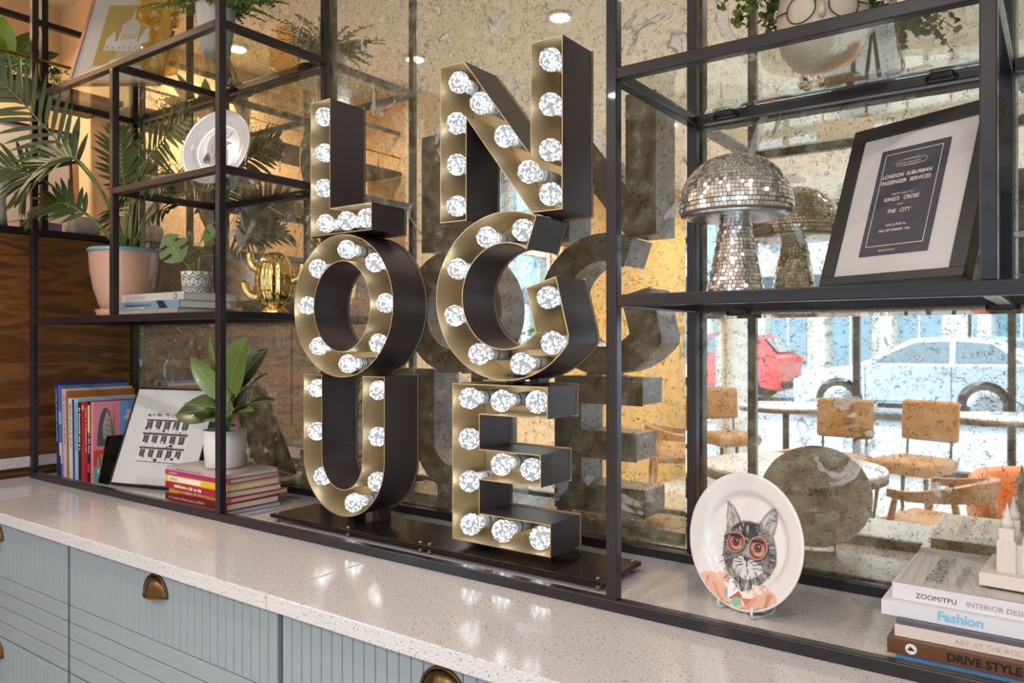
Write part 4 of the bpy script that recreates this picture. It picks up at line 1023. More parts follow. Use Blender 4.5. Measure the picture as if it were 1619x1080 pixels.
for a, b in (((360, 620), (410, 640)), ((355, 650), (410, 655)), ((365, 680), (420, 670)), ((470, 660), (540, 640)), ((480, 680), (555, 670)), ((480, 700), (550, 705)), ((300, 330), (318, 340)), ((320, 300), (350, 330)), ((600, 330), (640, 350)), ((590, 370), (640, 385)), ((330, 740), (400, 800)), ((360, 760), (420, 830)), ((400, 780), (430, 850)), ((470, 780), (480, 840)), ((520, 760), (540, 800)), ((570, 720), (600, 740)), ((590, 660), (630, 650)), ((290, 640), (330, 700))): sh.append((Q(line(a, b, 6)), random.choice(['#4a4544', '#3b3635', '#5b5654'])))
for a, b in (((330, 700), (360, 780)), ((380, 800), (410, 840)), ((450, 790), (455, 850)), ((500, 770), (510, 820)), ((560, 740), (580, 770)), ((345, 260), (370, 330)), ((620, 330), (600, 420))): sh.append((Q(line(a, b, 7)), '#d5d0ce'))
random.seed(5)
head_c = [(300, 430), (275, 600), (345, 790), (430, 850), (600, 745), (640, 580), (600, 440), (470, 375)]
for q in range(240):
    ax = random.uniform(290, 630); ay = random.uniform(390, 840)
    if ((ax-458)/175)**2+((ay-600)/235)**2 > 1: continue
    dx, dy = ax-455, ay-560; dl = math.hypot(dx, dy)+1; ll = random.uniform(14, 38)
    sh.append((Q(line((ax, ay), (ax+dx/dl*ll+random.uniform(-6, 6), ay+dy/dl*ll+6), random.uniform(2.5, 5))), random.choice(['#4a4544', '#5f5a58', '#b9b4b2', '#d2cdcb', '#34302f', '#a39e9c'])))
for q in range(26):
    sh.append((Q(line((random.uniform(310, 385), random.uniform(330, 410)), (random.uniform(315, 370), random.uniform(270, 330)), 3)), random.choice(['#e2dddb', '#7d7876']))) if q % 2 else sh.append((Q(line((random.uniform(560, 600), random.uniform(380, 450)), (random.uniform(605, 640), random.uniform(320, 380)), 3)), random.choice(['#e2dddb', '#7d7876'])))
def lens(cx, cy, rx, ry, rot): return [(cx+rx*math.cos(a)*math.cos(rot)-ry*math.sin(a)*math.sin(rot), cy+rx*math.cos(a)*math.sin(rot)+ry*math.sin(a)*math.cos(rot)) for a in [2*PI*q/26 for q in range(26)]]
for cx, cy, rx, ry in ((383, 517, 62, 72), (533, 562, 64, 80)):
    sh += [(Q(lens(cx, cy, rx, ry, .15)), '#c9a48a'), (Q(lens(cx, cy, rx-6, ry-6, .15)), '#8c4a48'), (Q(lens(cx+5, cy+22, rx*.6, ry*.4, .4)), '#d39a8c'), (Q(lens(cx, cy-42, rx*.7, 14, .25)), '#3c1c1e'), (Q(lens(cx, cy, rx*.72, ry*.46, .4)), '#c08378'), (Q(lens(cx+2, cy-3, 25, 32, 0)), '#4a2628'), (Q(lens(cx+2, cy-3, 17, 23, 0)), '#7a4a4a'), (Q(lens(cx+2, cy-3, 9, 13, 0)), '#2a1416'), (Q(lens(cx+8, cy-10, 4, 5, 0)), '#f0e4e0')]
sh.append((Q(line((440, 490), (474, 505), 10)), '#b08a70'))
t, rr = plate('cat_plate', 'white plate printed with a grey cat in red glasses and a peach jacket', (-.512, .153, .0030), (R(-8), 0, R(-17.8)), .262, sh)
st = MB()
for s in (-.035, .042): st.tube(untilt(bez([(s, -.026, .020), (s, -.028, .006), (s, -.016, .0), (s, .04, .0), (s, .035, .06)], 12), R(8)), .0026, None, 6)
st.tube(untilt([(-.035, .02, .0), (.042, .02, .0)], R(8)), .0026, None, 6)
st.build('stand', mat('clear_white_stand', '#e8e4e2', .2), t)
lettering('lettering', t, 'Wild Dining', .027, (.055, .0052, rr+.01), (-1, 0, 0), (0, 0, 1), '#1a1512', .03, shear=.3)
blurred_title(t, (.02, .0052, rr-.035), (-1, 0, 0), (0, 0, 1), .025, .007, '#2a2420')

# mirror ball mushroom
mu = thing('mushroom_ornament', 'mirror ball mushroom ornament covered in tiny silver tiles', 'ornament', (-.547, .212, ZS))
MTILE = mat('mirror_tile', '#e6dfd8', .13, .80); nt = MTILE.node_tree
ge = N(nt, 'ShaderNodeNewGeometry'); rr_ = ramp(nt, [(0, '#cfc4ba'), (.25, '#e8e1da'), (1, '#f6f2ee')]); nt.links.new(ge.outputs['Random Per Island'], rr_.inputs[0]); nt.links.new(rr_.outputs[0], nt.nodes['Principled BSDF'].inputs['Base Color'])
GROUT = mat('tile_grout', '#8d867f', .6)
cap_r, cap_h, z0 = .1115, .108, .166
def cap_pt(th): return (cap_r*math.cos(th)**.9, z0+.012+cap_h*math.sin(th))
capp = [(0, z0-.001), (.04, z0-.004), (.09, z0-.003), (.108, z0+.001), (.1095, z0+.012)]+[cap_pt(R(a)) for a in range(8, 90, 9)]+[(0, z0+.012+cap_h)]
MB().lathe(capp, None, 56).build('cap_core', GROUT, mu)
MB().lathe([(0, z0-.005), (.045, z0-.008), (.09, z0-.007), (.107, z0-.002), (.1, z0-.001)], None, 48).build('cap_underside', mat('foil_silver', '#cfd4d8', .18, .95, bump=.8, bscale=120), mu)
stem_r = lambda h: .058-.030*(h/.158)**.9
MB().lathe([(0, 0)]+[(stem_r(h*.0158)-.001, h*.0158) for h in range(11)]+[(0, .158)], None, 40).build('stem_core', GROUT, mu)
MB().lathe([(.030, .156), (.0315, .156), (.0315, .1625), (.030, .1625)], None, 32).build('collar', mat('foil_silver'), mu)
tl = MB(); ts = .0078
def tile(p, nrm, u, v, su, sv):
    n2 = (nrm+Vector((random.gauss(0, .07), random.gauss(0, .07), random.gauss(0, .07)))).normalized(); u2 = (u-n2*u.dot(n2)).normalized(); v2 = n2.cross(u2)
    q = p+n2*.0016; a, b = u2*su*.445, v2*sv*.445
    tp = [q-a-b, q+a-b, q+a+b, q-a+b]; bt = [x_-n2*.0022 for x_ in tp]
    tl.add(tp+bt, [(0, 1, 2, 3), (4, 5, 1, 0), (5, 6, 2, 1), (6, 7, 3, 2), (7, 4, 0, 3)])
th = 0.; rings = 21
for i in range(rings):
    th = (i+.5)/rings*R(88) if i > 0 else R(1.5)
    r_, h_ = cap_pt(th); r2, h2 = cap_pt(th+.01); tv = Vector((r2-r_, 0, h2-h_)).normalized(); n = max(3, int(2*PI*r_/ts))
    for q in range(n):
        a = 2*PI*q/n+i*.37; M3 = Matrix.Rotation(a, 3, 'Z'); vv = M3 @ tv; uu = M3 @ Vector((0, 1, 0)); nn = uu.cross(vv)
        if nn.dot(M3 @ Vector((1, 0, .5))) < 0: nn = -nn
        tile(M3 @ Vector((r_, 0, h_)), nn, uu, vv, 2*PI*r_/n, ts)
for q in range(86):
    a = 2*PI*q/86; M3 = Matrix.Rotation(a, 3, 'Z'); tile(M3 @ Vector((.1095, 0, z0+.0065)), M3 @ Vector((1, 0, 0)), M3 @ Vector((0, 1, 0)), Vector((0, 0, 1)), .0079, .0082)
hs = 0.004
while hs < .154:
    r_ = stem_r(hs); n = int(2*PI*r_/ts)
    for q in range(n):
        a = 2*PI*q/n+hs*61; M3 = Matrix.Rotation(a, 3, 'Z'); tile(M3 @ Vector((r_, 0, hs)), M3 @ Vector((1, 0, .19)).normalized(), M3 @ Vector((0, 1, 0)), Vector((0, 0, 1)), 2*PI*r_/n, ts)
    hs += ts
tl.build('mirror_tiles', MTILE, mu, kind='stuff')

# London notice in a black box frame
BB = .025; mw, mh = .205, .262
t = framed('picture_frame', 'black box frame holding a dark blue railway notice, leaning on the glass shelf', (-.3598, .1085, ZS+.0005), (R(-19.5), 0, R(-24.4)), mw+2*BB, mh+BB+.015, BB, .026, mat('black_wood', '#211a19', .35, var=.1), '#d8cdcb', True, .015)
cw, chh = .121, .198; x0, z0c = BB+.042, .015+.034
card = MB().b2((x0, .0015, z0c), (x0+cw, .0038, z0c+chh)).build('card', flat('#3a3542', .5), t)
cream = '#d9cfc2'
b_ = .010; sh = [(line((b_, b_+.006), (cw-b_, b_+.006), .0011), cream), (line((b_, chh-b_), (cw-b_, chh-b_), .0011), cream), (line((b_, b_+.006), (b_, chh-b_), .0011), cream), (line((cw-b_, b_+.006), (cw-b_, chh-b_), .0011), cream)]
lx, lz = cw/2, chh*.845
sh += [(line((lx-.024, lz+.005), (lx+.024, lz+.005), .0006), cream), (line((lx-.024, lz-.005), (lx+.024, lz-.005), .0006), cream), (line((lx-.014, lz+.0065), (lx+.014, lz+.0065), .0006), cream), (line((lx-.014, lz-.0065), (lx+.014, lz-.0065), .0006), cream)]
for s in (-1, 1): sh += [(line((lx+s*.024, lz+.005), (lx+s*.0285, lz), .0006), cream), (line((lx+s*.0285, lz), (lx+s*.024, lz-.005), .0006), cream)]
printed('print', card, sh, front(x0, z0c, .0015))
for s, fz, sz, wd, bo in (('BRITISH  RAILWAYS', .833, .0046, .040, .0), ('LONDON  SUBURBAN', .715, .0098, .088, .02), ('PASSENGER  SERVICES', .655, .0098, .088, .02), ('FROM AND TO', .545, .005, .038, .0), ("KING'S   CROSS", .490, .0098, .062, .02), ('AND', .445, .0044, .011, .0), ('THE   CITY', .375, .0098, .042, .02), ('12th JUNE to', .255, .006, .036, .01), ('18th SEPTEMBER 1961', .205, .006, .056, .01), ('GRATUITOUS', .026, .0046, .030, .01)):
    lettering('lettering', card, s, sz, (x0+cw/2-(0.004 if fz > .05 else .01), .0004, z0c+chh*fz), (1, 0, 0), (0, 0, 1), cream, bo, 'CENTER', .1, width=wd)
MB().b2((.10, .027, .03), (.16, .031, .25)).build('strut', mat('backing_board'), t)

# face planter
fz = thing('face_planter', 'pale round head planter with wire glasses and trailing leaves on the upper glass shelf', 'planter', (-.385, .235, Z2R+.0002))
prof = [(.035, 0), (.055, .006), (.073, .03), (.082, .065), (.083, .10), (.077, .14), (.066, .17), (.060, .178)]
CREAM = mat('cream_ceramic', '#d8c3ae', .3, coat=.2)
MB().lathe(pot_open(prof, .004), None, 48).build('head', CREAM, fz)
def hr(h):
    for (r0, h0), (r1, h1) in zip(prof[:-1], prof[1:]):
        if h0 <= h <= h1: return r0+(r1-r0)*(h-h0)/(h1-h0)
    return .06
fa = R(-90+14)              # direction the face looks
def onf(da, h, o=.0): r = hr(h)+o; a = fa+da; return (r*math.cos(a), r*math.sin(a), h)
gl = MB()
for s in (-1, 1): gl.tube([onf(s*.46+.33*math.cos(2*PI*q/24), .088+.026*math.sin(2*PI*q/24), .004) for q in range(24)], .0013, None, 6, closed=True)
gl.tube([onf(-.14+.28*q/8, .094+.004*math.sin(PI*q/8), .007) for q in range(9)], .0013, None, 6)
for s in (-1, 1): gl.tube([onf(s*(.79+.9*q/8), .092+.01*q/8, .003) for q in range(9)], .0013, None, 6)
gl.build('wire_glasses', BLACKP, fz)
nm = MB(); nm.tube([onf(0, .100, -.002), onf(0, .085, .004), onf(0, .072, .008), onf(0, .066, .001)], [.003, .005, .0075, .004], CREAM, 8); nm.tube([onf(-.22+.44*q/8, .045-.004*math.sin(PI*q/8), .0005) for q in range(9)], .0009, mat('lip_line', '#b39a86', .5), 5); nm.build('nose_and_mouth', None, fz)
mb = MB(); LV1 = mat('button_leaf', '#66752a', .45, var=.4, vscale=50); LV2 = mat('button_leaf_dark', '#3c4a1e', .45, var=.3, vscale=50)
for i in range(46):
    a = random.uniform(0, 2*PI); p = Vector((.05*math.cos(a), .05*math.sin(a), .176)); d = Vector((math.cos(a)*.9, math.sin(a)*.9, random.uniform(.1, .9))).normalized(); pts = []
    L = random.uniform(.07, .19) if abs(math.sin((a-fa)/2)) > .35 else random.uniform(.03, .06)
    for q in range(10): pts.append(Vector((p.x, min(p.y, .168), p.z))); p = p+d*L/9; d = (d+Vector((0, 0, -.22))).normalized()
    mb.tube(pts, .001, LV2, 4)
    for q in range(1, 10):
        for s in (-1, 1, 0):
            sd = d.cross(Vector((random.uniform(-.3, .3), random.uniform(-.3, .3), 1))).normalized()*(s if s else .4)+Vector((0, 0, random.uniform(-.2, .4)))
            c = pts[q]+sd*.009; c.y = min(c.y, .166); nv = Vector((random.uniform(-1, 1), random.uniform(-1, 1), random.uniform(.1, 1))).normalized(); u = nv.orthogonal().normalized(); w_ = nv.cross(u); r_ = random.uniform(.0055, .0085)
            mb.add([c+(u*math.cos(2*PI*e/7)+w_*math.sin(2*PI*e/7))*r_ for e in range(7)], [tuple(range(7))], LV1 if random.random() < .7 else LV2)
mb.build('foliage', None, fz, kind='stuff')

# book stack with the cathedral model
RS = [(.36, .25, .0150, '#3f86bd', 'blue paperback at the bottom of the right hand stack', .262, 'Pop Expressionism', '#e8f0f6', .0095, .06),
      (.40, .26, .0245, '#6b452f', 'brown book with black lettering on the right hand stack', .236, 'DRIVE STYLE', '#1c1512', .0175, .085),
      (.38, .255, .0190, '#dccbc2', 'pale pink art book in the right hand stack', .255, 'ART AT THE ROCKFACE', '#c3a097', .0115, .085),
      (.38, .25, .0070, '#5e5960', 'thin dark grey book in the right hand stack', .247, '', '', 0, 0),
      (.41, .265, .0235, '#dedade', 'white book with a light blue title in the right hand stack', .238, 'Fashion', '#7fc0e0', .021, .082),
      (.40, .275, .0270, '#dcd6d8', 'white design book on top of the right hand stack', .0, 'ZOOM/TPU', '#2a2628', .0115, .035)]
z = .0008; xs = [-.226, -.240, -.231, -.229, -.2535, -.2395]; ys = [.045, .058, .070, .072, .085, .100]; ry = [-1, -.5, .5, 0, -.5, -1.5]
for i, (w, d, h, c, lb, _, tx, tcx, sz, xo) in enumerate(RS):
    t = book('book', lb, w, d, h, c, (xs[i], ys[i], z), R(ry[i]), 'books stacked at the right end')
    if tx: spine_text(t, tx, xo, h*.27, sz, tcx, bold=.03 if i in (1, 4) else 0.)
    if i == 5: spine_text(t, 'INTERIOR DESIGN FROM', .035+.072, h*.27, .0115, '#8d888a')
    if i == 4: spine_text(t, 'Karen Homer', .205, h*.3, .009, '#8d888a')
    if i == 1:
        printed('print', t, [(ell(.035, h/2, .0085, .0085), '#ece6e0')], front())
        lettering('lettering', t, '4', .014, (.030, -.0009, h*.66), (0, 0, -1), (1, 0, 0), '#1c1512', .03)
    if i == 5:
        top = lambda a, b, off: (a, b, h+off)
        sh = [(rect(.002, .003, w-.002, d-.002), '#bdb6b8'), ([(.002, .003), (.20, .003), (.17, .08), (.15, .15), (.09, .22), (.03, .272), (.002, .272)], '#cfc7c2'), ([(.2, .02), (.26, .01), (.30, .08), (.26, .12), (.22, .09)], '#7c7478'), ([(.1, .25), (.2, .24), (.3, .26), (.3, .27), (.1, .27)], '#a49da0'), (ell(.24, .06, .018, .03), '#d6cfca')]
        for q in range(14): sh.append((line((.004, .02+q*.018), (.15-q*.004, .01+q*.014), .0007), '#9a9296'))
        for q in range(8): sh.append((line((.01+q*.018, .004), (.004+q*.012, .25-q*.012), .0007), '#9a9296'))
        printed('print', t, sh, top)
        lettering('lettering', t, 'ZOOM/TPU', .034, (.068, .028, h+.0048), (0, 1, 0), (-1, 0, 0), '#4a4446')
        lettering('lettering', t, 'INTERIOR DESIGN', .016, (.098, .028, h+.0048), (0, 1, 0), (-1, 0, 0), '#7c7678')
    z += h+.0006
ZR = z
cm = thing('cathedral_model', 'small white plaster cathedral model standing on the right hand book stack', 'ornament', (-.119, .145, ZR+.0048), (0, 0, R(-4)))
PLA = mat('white_plaster', '#ddd0c6', .6, bump=.3, bscale=150)
MB().b2((0, 0, 0), (.24, .145, .021)).build('plinth', PLA, cm, bevel=.001)
b = MB(); b.b2((.028, .030, .0212), (.215, .118, .066)); b.prism([(.03, .066), (.118, .066), (.074, .088)], .055, .21, None, 'YZ'); b.build('nave', PLA, cm)
for (tx_, ty_) in ((.022, .022), (.022, .098)):
    b = MB(); b.b2((tx_, ty_, .0212), (tx_+.026, ty_+.026, .072)); b.b2((tx_+.003, ty_+.003, .072), (tx_+.023, ty_+.023, .092))
    b.lathe([(.010, .092), (.0095, .104), (.006, .108), (.0055, .114), (.003, .120), (.001, .130), (0, .134)], None, 12, (tx_+.013, ty_+.013, 0))
    for q in range(4): b.b2((tx_-.0008, ty_+.004+q*.006, .028), (tx_, ty_+.0065+q*.006, .066))
    for q in range(4): b.b2((tx_+.003+q*.006, ty_-.0008, .028), (tx_+.0055+q*.006, ty_, .066))
    b.build('tower', PLA, cm)
b = MB()
for q in range(9): b.lathe([(.0026, .0212), (.0026, .055)], None, 8, (.026, .050+q*.006, 0))
for q in range(14): b.b2((.055+q*.0115, .0285, .028), (.061+q*.0115, .0301, .058))
b.prism([(.046, .056), (.102, .056), (.074, .078)], .021, .030, None, 'YZ'); b.build('portico', PLA, cm)
b = MB(); b.lathe([(.034, .066), (.034, .084), (.038, .084), (.038, .090), (.030, .092), (.030, .108), (.033, .110), (.032, .124), (.027, .140), (.018, .152), (.007, .158), (.007, .166), (.009, .168), (.006, .176), (.002, .184), (0, .192)], None, 32, (.115, .074, 0))
for q in range(24): b.lathe([(.0017, .090), (.0017, .109)], None, 6, (.115+.0325*math.cos(2*PI*q/24), .074+.0325*math.sin(2*PI*q/24), 0))
b.build('dome', PLA, cm)

# ================================================================== ROOM SEEN IN THE MIRROR
TAN = mat('tan_leather', '#93693a', .5, var=.14, vscale=10, bump=.15); DKL = mat('dark_leg', '#1a1716', .4); ORL = mat('orange_leather', '#c56a22', .4, var=.1, vscale=8, bump=.15)
MARB = mat('marble_top', '#d9dcdf', .18, var=.07, vscale=6)
def dining_chair(label, loc, rz):
    t = thing('dining_chair', label, 'chair', loc, (0, 0, rz), 'tan dining chairs near the shop window')
    rbox((0, 0, .465), (.47, .46, .12), .05).build('seat', TAN, t)
    bk = MB()
    rb = rbox((0, 0, 0), (.44, .075, .32), .032, None, 4); rb.v = [(x_, y_+.25+.28*x_*x_*-1+.06*z_, z_+.795) for x_, y_, z_ in rb.v]; rb.build('backrest', TAN, t)
    for sx in (-1, 1):
        MB().tube([(sx*.17, .21, .47), (sx*.17, .225, .68)], .010, None, 8).build('back_rod', DKL, t)
        for sy in (-1, 1): MB().tube([(sx*.18, sy*.17, .40), (sx*.21, sy*.21, .001)], [.018, .011], None, 8).build('leg', DKL, t)
    return t
# chair local: front is -y; rz=180 turns its front to the mirror
for lb, x_, y_, a in (('tan padded chair reflected beside the round table', -1.50, -4.32, 184), ('tan padded chair reflected in front of the right hand table', -.97, -4.50, 200), ('tan padded chair reflected at the far left by the column', -2.72, -5.3, 130)):
    dining_chair(lb, (x_, y_, FLOOR+.001), R(a))
def round_table(label, loc, r, h=.75, pr=.035):
    t = thing('round_table', label, 'table', loc, (0, 0, 0), 'round pedestal tables')
    MB().lathe([(0, h-.022), (r-.004, h-.022), (r, h-.016), (r, h-.004), (r-.004, h), (0, h)], None, 56).build('table_top', MARB, t)
    MB().lathe([(r-.02, h-.062), (r+.002, h-.060), (r+.002, h-.0225), (r-.02, h-.0225)], None, 56).build('edge_band', mat('walnut', '#4a2f20', .4, var=.15), t)
    MB().lathe([(.0, .03), (pr, .03), (pr, h-.07), (.16, h-.062), (.16, h-.0225), (0, h-.0225)], None, 24).build('pedestal', DKL, t)
    MB().lathe([(0, .001), (.24, .001), (.24, .012), (.05, .03), (0, .03)], None, 36).build('base', DKL, t)
round_table('big round marble table reflected behind the cat plate', (-1.22, -2.16, FLOOR), .47)
round_table('round marble table reflected near the red car', (-2.45, -6.25, FLOOR), .48)
round_table('round marble table reflected at the right by the silver car', (-.42, -6.15, FLOOR), .46)
def armchair(label, loc, rz):
    t = thing('wooden_armchair', label, 'chair', loc, (0, 0, rz), 'bentwood armchairs')
    c = [(.30*math.cos(a), .27*math.sin(a)-.02, .63+.035*max(0, math.sin(a))) for a in [R(-28+236*q/28) for q in range(29)]]
    vs = []; fs = []
    for i, p in enumerate(c):
        q = i/28; w = .020+.02*math.sin(PI*q); hh = .022+.030*math.sin(PI*q)**2; n_ = Vector((p[0], p[1]+.02, 0)).normalized()
        for a, b in ((-w*.5, -hh), (w*.5, -hh), (w*.6, hh), (-w*.6, hh)): vs.append(Vector(p)+n_*a+Vector((0, 0, b)))
    for i in range(28):
        for e in range(4): fs.append((i*4+e, i*4+(e+1) % 4, i*4+4+(e+1) % 4, i*4+4+e))
    fs += [(0, 1, 2, 3), (112, 115, 114, 113)]
    mb = MB(); mb.add(vs, fs, None, False); mb.build('arm_rail', TANWOOD, t, bevel=.006)
    rbox((0, -.01, .445), (.48, .46, .06), .028).build('seat', TAN, t)
    for sx in (-1, 1):
        for ty, ly in ((-.12, -.19), (.17, .22)): MB().tube([(sx*.235, ty, .615), (sx*.235, (ty+ly)/2, .44), (sx*.245, ly, .001)], [.015, .020, .013], None, 10).build('leg', TANWOOD, t)
    return t
armchair('bentwood armchair reflected between the marble table and the orange chair', (-.56, -2.50, FLOOR+.001), R(-75))
armchair('bentwood armchair reflected behind the big marble table', (-1.32, -2.86, FLOOR+.001), R(168))
armchair('bentwood armchair reflected against the glow-tinted wall', (-2.70, -4.0, FLOOR+.001), R(60))
oc = thing('tub_chair', 'orange leather tub chair reflected at the right edge', 'chair', (-.10, -3.05, FLOOR+.001), (0, 0, R(150)))
vs = []; fs = []; n_ = 24
for i in range(n_+1):
    a = R(-20+220*i/n_); 
    for r_, z_ in ((.30, .26), (.36, .24), (.385, .46), (.375, .64), (.345, .675), (.31, .65), (.29, .46)): vs.append((r_*math.cos(a), r_*math.sin(a), z_-(.10*max(0, -math.sin(a)+.0))))
for i in range(n_):
    for e in range(7): fs.append((i*7+e, i*7+(e+1) % 7, i*7+7+(e+1) % 7, i*7+7+e))
fs += [tuple(range(7)), tuple(n_*7+e for e in range(7))[::-1]]
mb = MB(); mb.add(vs, fs, None, True); mb.build('backrest', ORL, oc)
MB().tube([(.392*math.cos(R(-18+216*i/24)), .392*math.sin(R(-18+216*i/24)), .545-.10*max(0, -math.sin(R(-18+216*i/24)))) for i in range(25)], .006, None, 6).build('piping', ORL, oc)
rbox((0, -.03, .37), (.54, .54, .16), .05).build('seat', ORL, oc)
for sx in (-1, 1):
    for sy in (-1, 1): MB().tube([(sx*.2, sy*.2, .30), (sx*.22, sy*.22, .001)], [.018, .012], None, 8).build('leg', DKL, oc)

# ================================================================== STREET BEYOND THE SHOP WINDOW
TYRE = mat('tyre', '#1d1e20', .8); RIM = mat('alloy', '#b4b8bc', .3, .8); CGL = mat('car_glass', '#5d6d74', .08, coat=.4)
def car(name, label, loc, rz, L, paint, wheelbase, f_over, suv=0.):
    """front towards +x; local origin on the ground below the front axle"""
    t = thing(name, label, 'car', loc, (0, 0, rz)); pm = paint; W = .88; r = .335
    xf, xr = f_over, f_over-L; xb = -wheelbase; h = 1.0+.14*suv; top = 1.46+.20*suv
    def arch(x0): return [(x0+(r+.06)*math.cos(R(a)), r+(r+.06)*math.sin(R(a))) for a in range(0, 181, 20)]
    lower = [(xf, .30), (xf-.05, .22)]+[(x_, max(.20, z_)) for x_, z_ in arch(0)]+[(x_, max(.20, z_)) for x_, z_ in arch(xb)]+[(xr+.05, .25), (xr, .45), (xr+.02, h-.08), (xr+.12, h), (xr+.4, h+.02), (-.35, h-.02), (f_over-.35, h-.14), (xf-.06, h-.30), (xf, .55)]
    # loft the lower body with a slight tumblehome
    n = len(lower); vs = []
    for y_, k_ in ((-W, .965), (-W+.06, 1.), (W-.06, 1.), (W, .965)):
        for x_, z_ in lower: cx_ = (xf+xr)/2; vs.append((cx_+(x_-cx_)*(1 if k_ == 1. else .985), y_, .62+(z_-.62)*(1 if k_ == 1 else .97)))
    fs = []
    for q in range(3):
        for i in range(n): fs.append((q*n+i, q*n+(i+1) % n, (q+1)*n+(i+1) % n, (q+1)*n+i))
    tri = tessellate_polygon([[Vector((a, b, 0)) for a, b in lower]])
    fs += [tuple(x_) for x_ in tri]+[tuple(i+3*n for i in x_)[::-1] for x_ in tri]
    mb = MB(); mb.add(vs, fs); mb.build('body', pm, t, bevel=.02)
    a0, a1, a2, a3 = -.30, -1.15, xb-.15-.25*suv, xr+.10+.05*suv          # windscreen foot, roof front, roof rear, rear foot
    roof = [(a0, h-.03), (a1, top-.03), ((a1+a2)/2, top), (a2, top-.05), (a3, h)]
    def loft(prof, w0, w1):
        n = len(prof); vs = []
        for s in (-1, 1):
            for x_, z_ in prof:
                k_ = (z_-h)/(top-h); vs.append((x_, s*(w0+(w1-w0)*max(0, k_)), z_))
        tri = tessellate_polygon([[Vector((a, b, 0)) for a, b in prof]])
        return vs, [tuple(x_) for x_ in tri]+[tuple(i+n for i in x_)[::-1] for x_ in tri]+[(i, (i+1) % n, (i+1) % n+n, i+n) for i in range(n)]
    vs, fs = loft(roof, .80, .60); mb = MB(); mb.add(vs, fs); mb.build('cabin', pm, t, bevel=.02)
    side = [(a0-.22, h+.015), (a1-.05, top-.10), ((a1+a2)/2, top-.075), (a2+.06, top-.12), (a3+.42, h+.025)]
    mid = (a1+a2)/2
    for s in (-1, 1):
        for lo_, hi_ in ((a3, mid-.04), (mid+.04, a0)):
            pr = [p for p in side if lo_ < p[0] < hi_]
            zt = top-.075
            pr = ([(hi_, h+.015)] if hi_ == mid-.04 else [])+([(mid-.04, zt)] if hi_ == mid-.04 else [])+[p for p in pr if abs(p[0]-mid) > .05]+([(mid+.04, zt), (mid+.04, h+.02)] if lo_ == mid+.04 else [])
            if len(pr) < 3: continue
            mb = MB(); mb.add([(x_, s*(.808-.20*max(0, (z_-h)/(top-h))), z_) for x_, z_ in pr], [tuple(range(len(pr)))]); mb.build('side_window', CGL, t)
    ws = [(a0-.03, h+.0), (a1-.02, top-.07)]
    mb = MB(); mb.add([(ws[0][0]+.03, -.70, ws[0][1]), (ws[0][0]+.03, .70, ws[0][1]), (ws[1][0]+.07, .55, ws[1][1]), (ws[1][0]+.07, -.55, ws[1][1])], [(0, 1, 2, 3)]); mb.build('windscreen', CGL, t)
    mb = MB(); mb.add([(a3-.02, -.68, h+.05), (a3-.02, .68, h+.05), (a2-.09, .55, top-.12), (a2-.09, -.55, top-.12)], [(0, 1, 2, 3)]); mb.build('rear_window', CGL, t)
    for x_ in (0, xb):
        for s in (-1, 1):
            w_ = MB(); w_.lathe([(0, -.10), (r-.06, -.10), (r-.01, -.09), (r, -.06), (r, .06), (r-.01, .09), (r-.06, .10), (0, .10)], TYRE, 36, (x_, s*(W-.09), r), 'Y')
            w_.lathe([(0, .0), (r-.085, .0), (r-.075, .006), (0, .006)], RIM, 30, (x_, s*(W-.09)+s*.101, r), 'Y')
            for e in range(10): a = 2*PI*e/10; w_.box((x_+.13*math.cos(a), s*(W-.09)+s*.112, r+.13*math.sin(a)), (.05, .012, .02), TYRE)
            w_.build('wheel', None, t)
    for s in (-1, 1):
        MB().box((xr+.02, s*.70, h-.14), (.14, .26, .12)).build('tail_light', mat('tail_red', '#d8382c', .3, emit=.6), t)
        MB().box((xf-.12, s*.66, h-.36), (.26, .24, .10)).build('headlight', mat('headlamp_glass', '#e8eef2', .1), t)
        MB().box((a0-.30, s*.93, h+.05), (.10, .14, .10)).build('wing_mirror', pm, t, bevel=.02)
        for xx in (mid, -.45): MB().box((xx, s*(W+.0005), .62), (.012, .004, .66)).build('door_seam', TYRE, t)
        for xx in (mid+.12, mid-.75): MB().box((xx, s*(W+.012), h-.13), (.16, .02, .025)).build('door_handle', pm, t)
        MB().box(((xf+xr)/2-.1, s*(W-.01), .27), (wheelbase-.85, .05, .08)).build('sill', TYRE, t)
    MB().box((xr-.02, 0, .38), (.08, 1.5, .16)).build('bumper', TYRE, t, bevel=.02)
    return t
# fronts point towards -x, so turn by 180
car('silver_car', 'silver saloon car in the street, reflected behind the tan chairs', (-3.36, -13.4, STREET-.018), PI, 4.1, mat('silver_paint', '#c9d2d9', .25, .3, coat=.6), 2.25, .80)
car('red_car', 'red hatchback in the street, reflected next to the column', (-8.72, -16.4, STREET-.018), PI, 4.3, mat('red_paint', '#c8202e', .25, coat=.6), 2.6, .85, .6)
car('grey_car', 'grey car parked across the street behind the silver one', (-3.4, -19.8, STREET-.018), PI, 4.4, mat('grey_paint', '#8a97a3', .3, .3, coat=.5), 2.6, .85, .2)
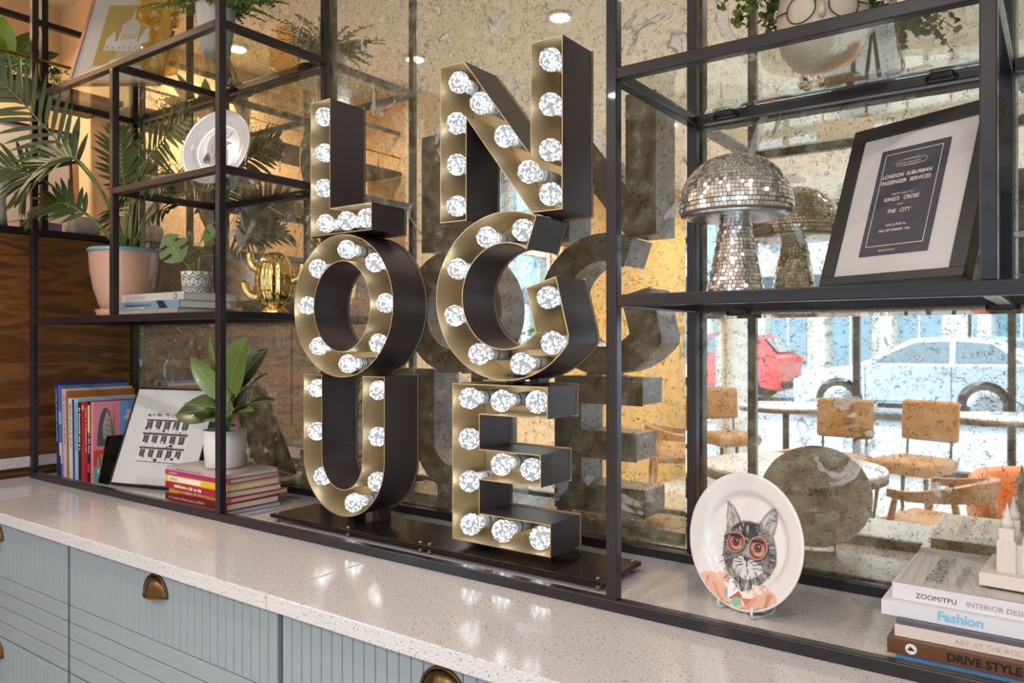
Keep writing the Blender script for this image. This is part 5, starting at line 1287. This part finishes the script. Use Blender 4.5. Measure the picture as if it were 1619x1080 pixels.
# far side of the street: three shop buildings, each with columns and panes
for bi, (xa, xb_, wc, sc, lb) in enumerate(((-22., -9.6, '#9fb4b0', '#5d8f93', 'teal fronted shop across the street'), (-9.5, -2.6, '#c9c0b2', '#7f9aa6', 'stone shop with pale columns across the street'), (-2.5, 9., '#a9b6bd', '#5f8790', 'grey blue shop across the street'))):
    t = thing('shop_building', lb, 'building', ((xa+xb_)/2, -26.2, STREET))
    MB().b2((xa, -27.5, STREET), (xb_, -26.2, 9.)).build('wall', flat(wc, .8), t, True)
    MB().b2((xa, -26.199, STREET+3.0), (xb_, -25.9, STREET+3.7)).build('fascia', flat('#2f4a52', .6), t, True)
    x_ = xa+.2
    while x_ < xb_-1.6:
        MB().b2((x_, -26.199, STREET+.05), (x_+.35, -25.8, STREET+2.99)).build('column', flat('#d8d6cf', .7), t, True)
        w_ = MB().b2((x_+.5, -26.199, STREET+.5), (x_+1.75, -26.15, STREET+2.8)).build('window', flat(sc, .3), t, True)
        MB().b2((x_+1.10, -26.149, STREET+.5), (x_+1.15, -26.12, STREET+2.8)).build('glazing_bar', flat('#e6e4de', .6), w_, True)
        for zz_ in (4.6, 7.): MB().b2((x_+.5, -26.199, STREET+zz_), (x_+1.6, -26.16, STREET+zz_+1.5)).build('window', flat('#6d8088', .3), t, True)
        x_ += 2.1
# hedge outside the side window
hg = MB(); HG = mat('hedge_green', '#5a9a3a', .6, var=.35, vscale=12)
for i in range(1400):
    c = Vector((random.uniform(-4.5, -3.9), random.uniform(-4.2, -1.6), random.uniform(-.2, .74))); a = Vector((random.uniform(-1, 1), random.uniform(-1, 1), random.uniform(-1, 1))).normalized()*.06; s_ = a.orthogonal().normalized()*.025
    hg.add([c, c+a*.5+s_, c+a, c+a*.5-s_], [(0, 1, 2, 3)])
ht = thing('hedge', 'bright green hedge in a trough outside the side window', 'plant', (-4.2, -2.9, STREET))
MB().b2((-4.5, -4.2, STREET+.001), (-3.9, -1.6, -.2)).build('trough', flat('#7d8488', .7), ht, True)
hg.build('foliage', HG, ht, True, kind='stuff')
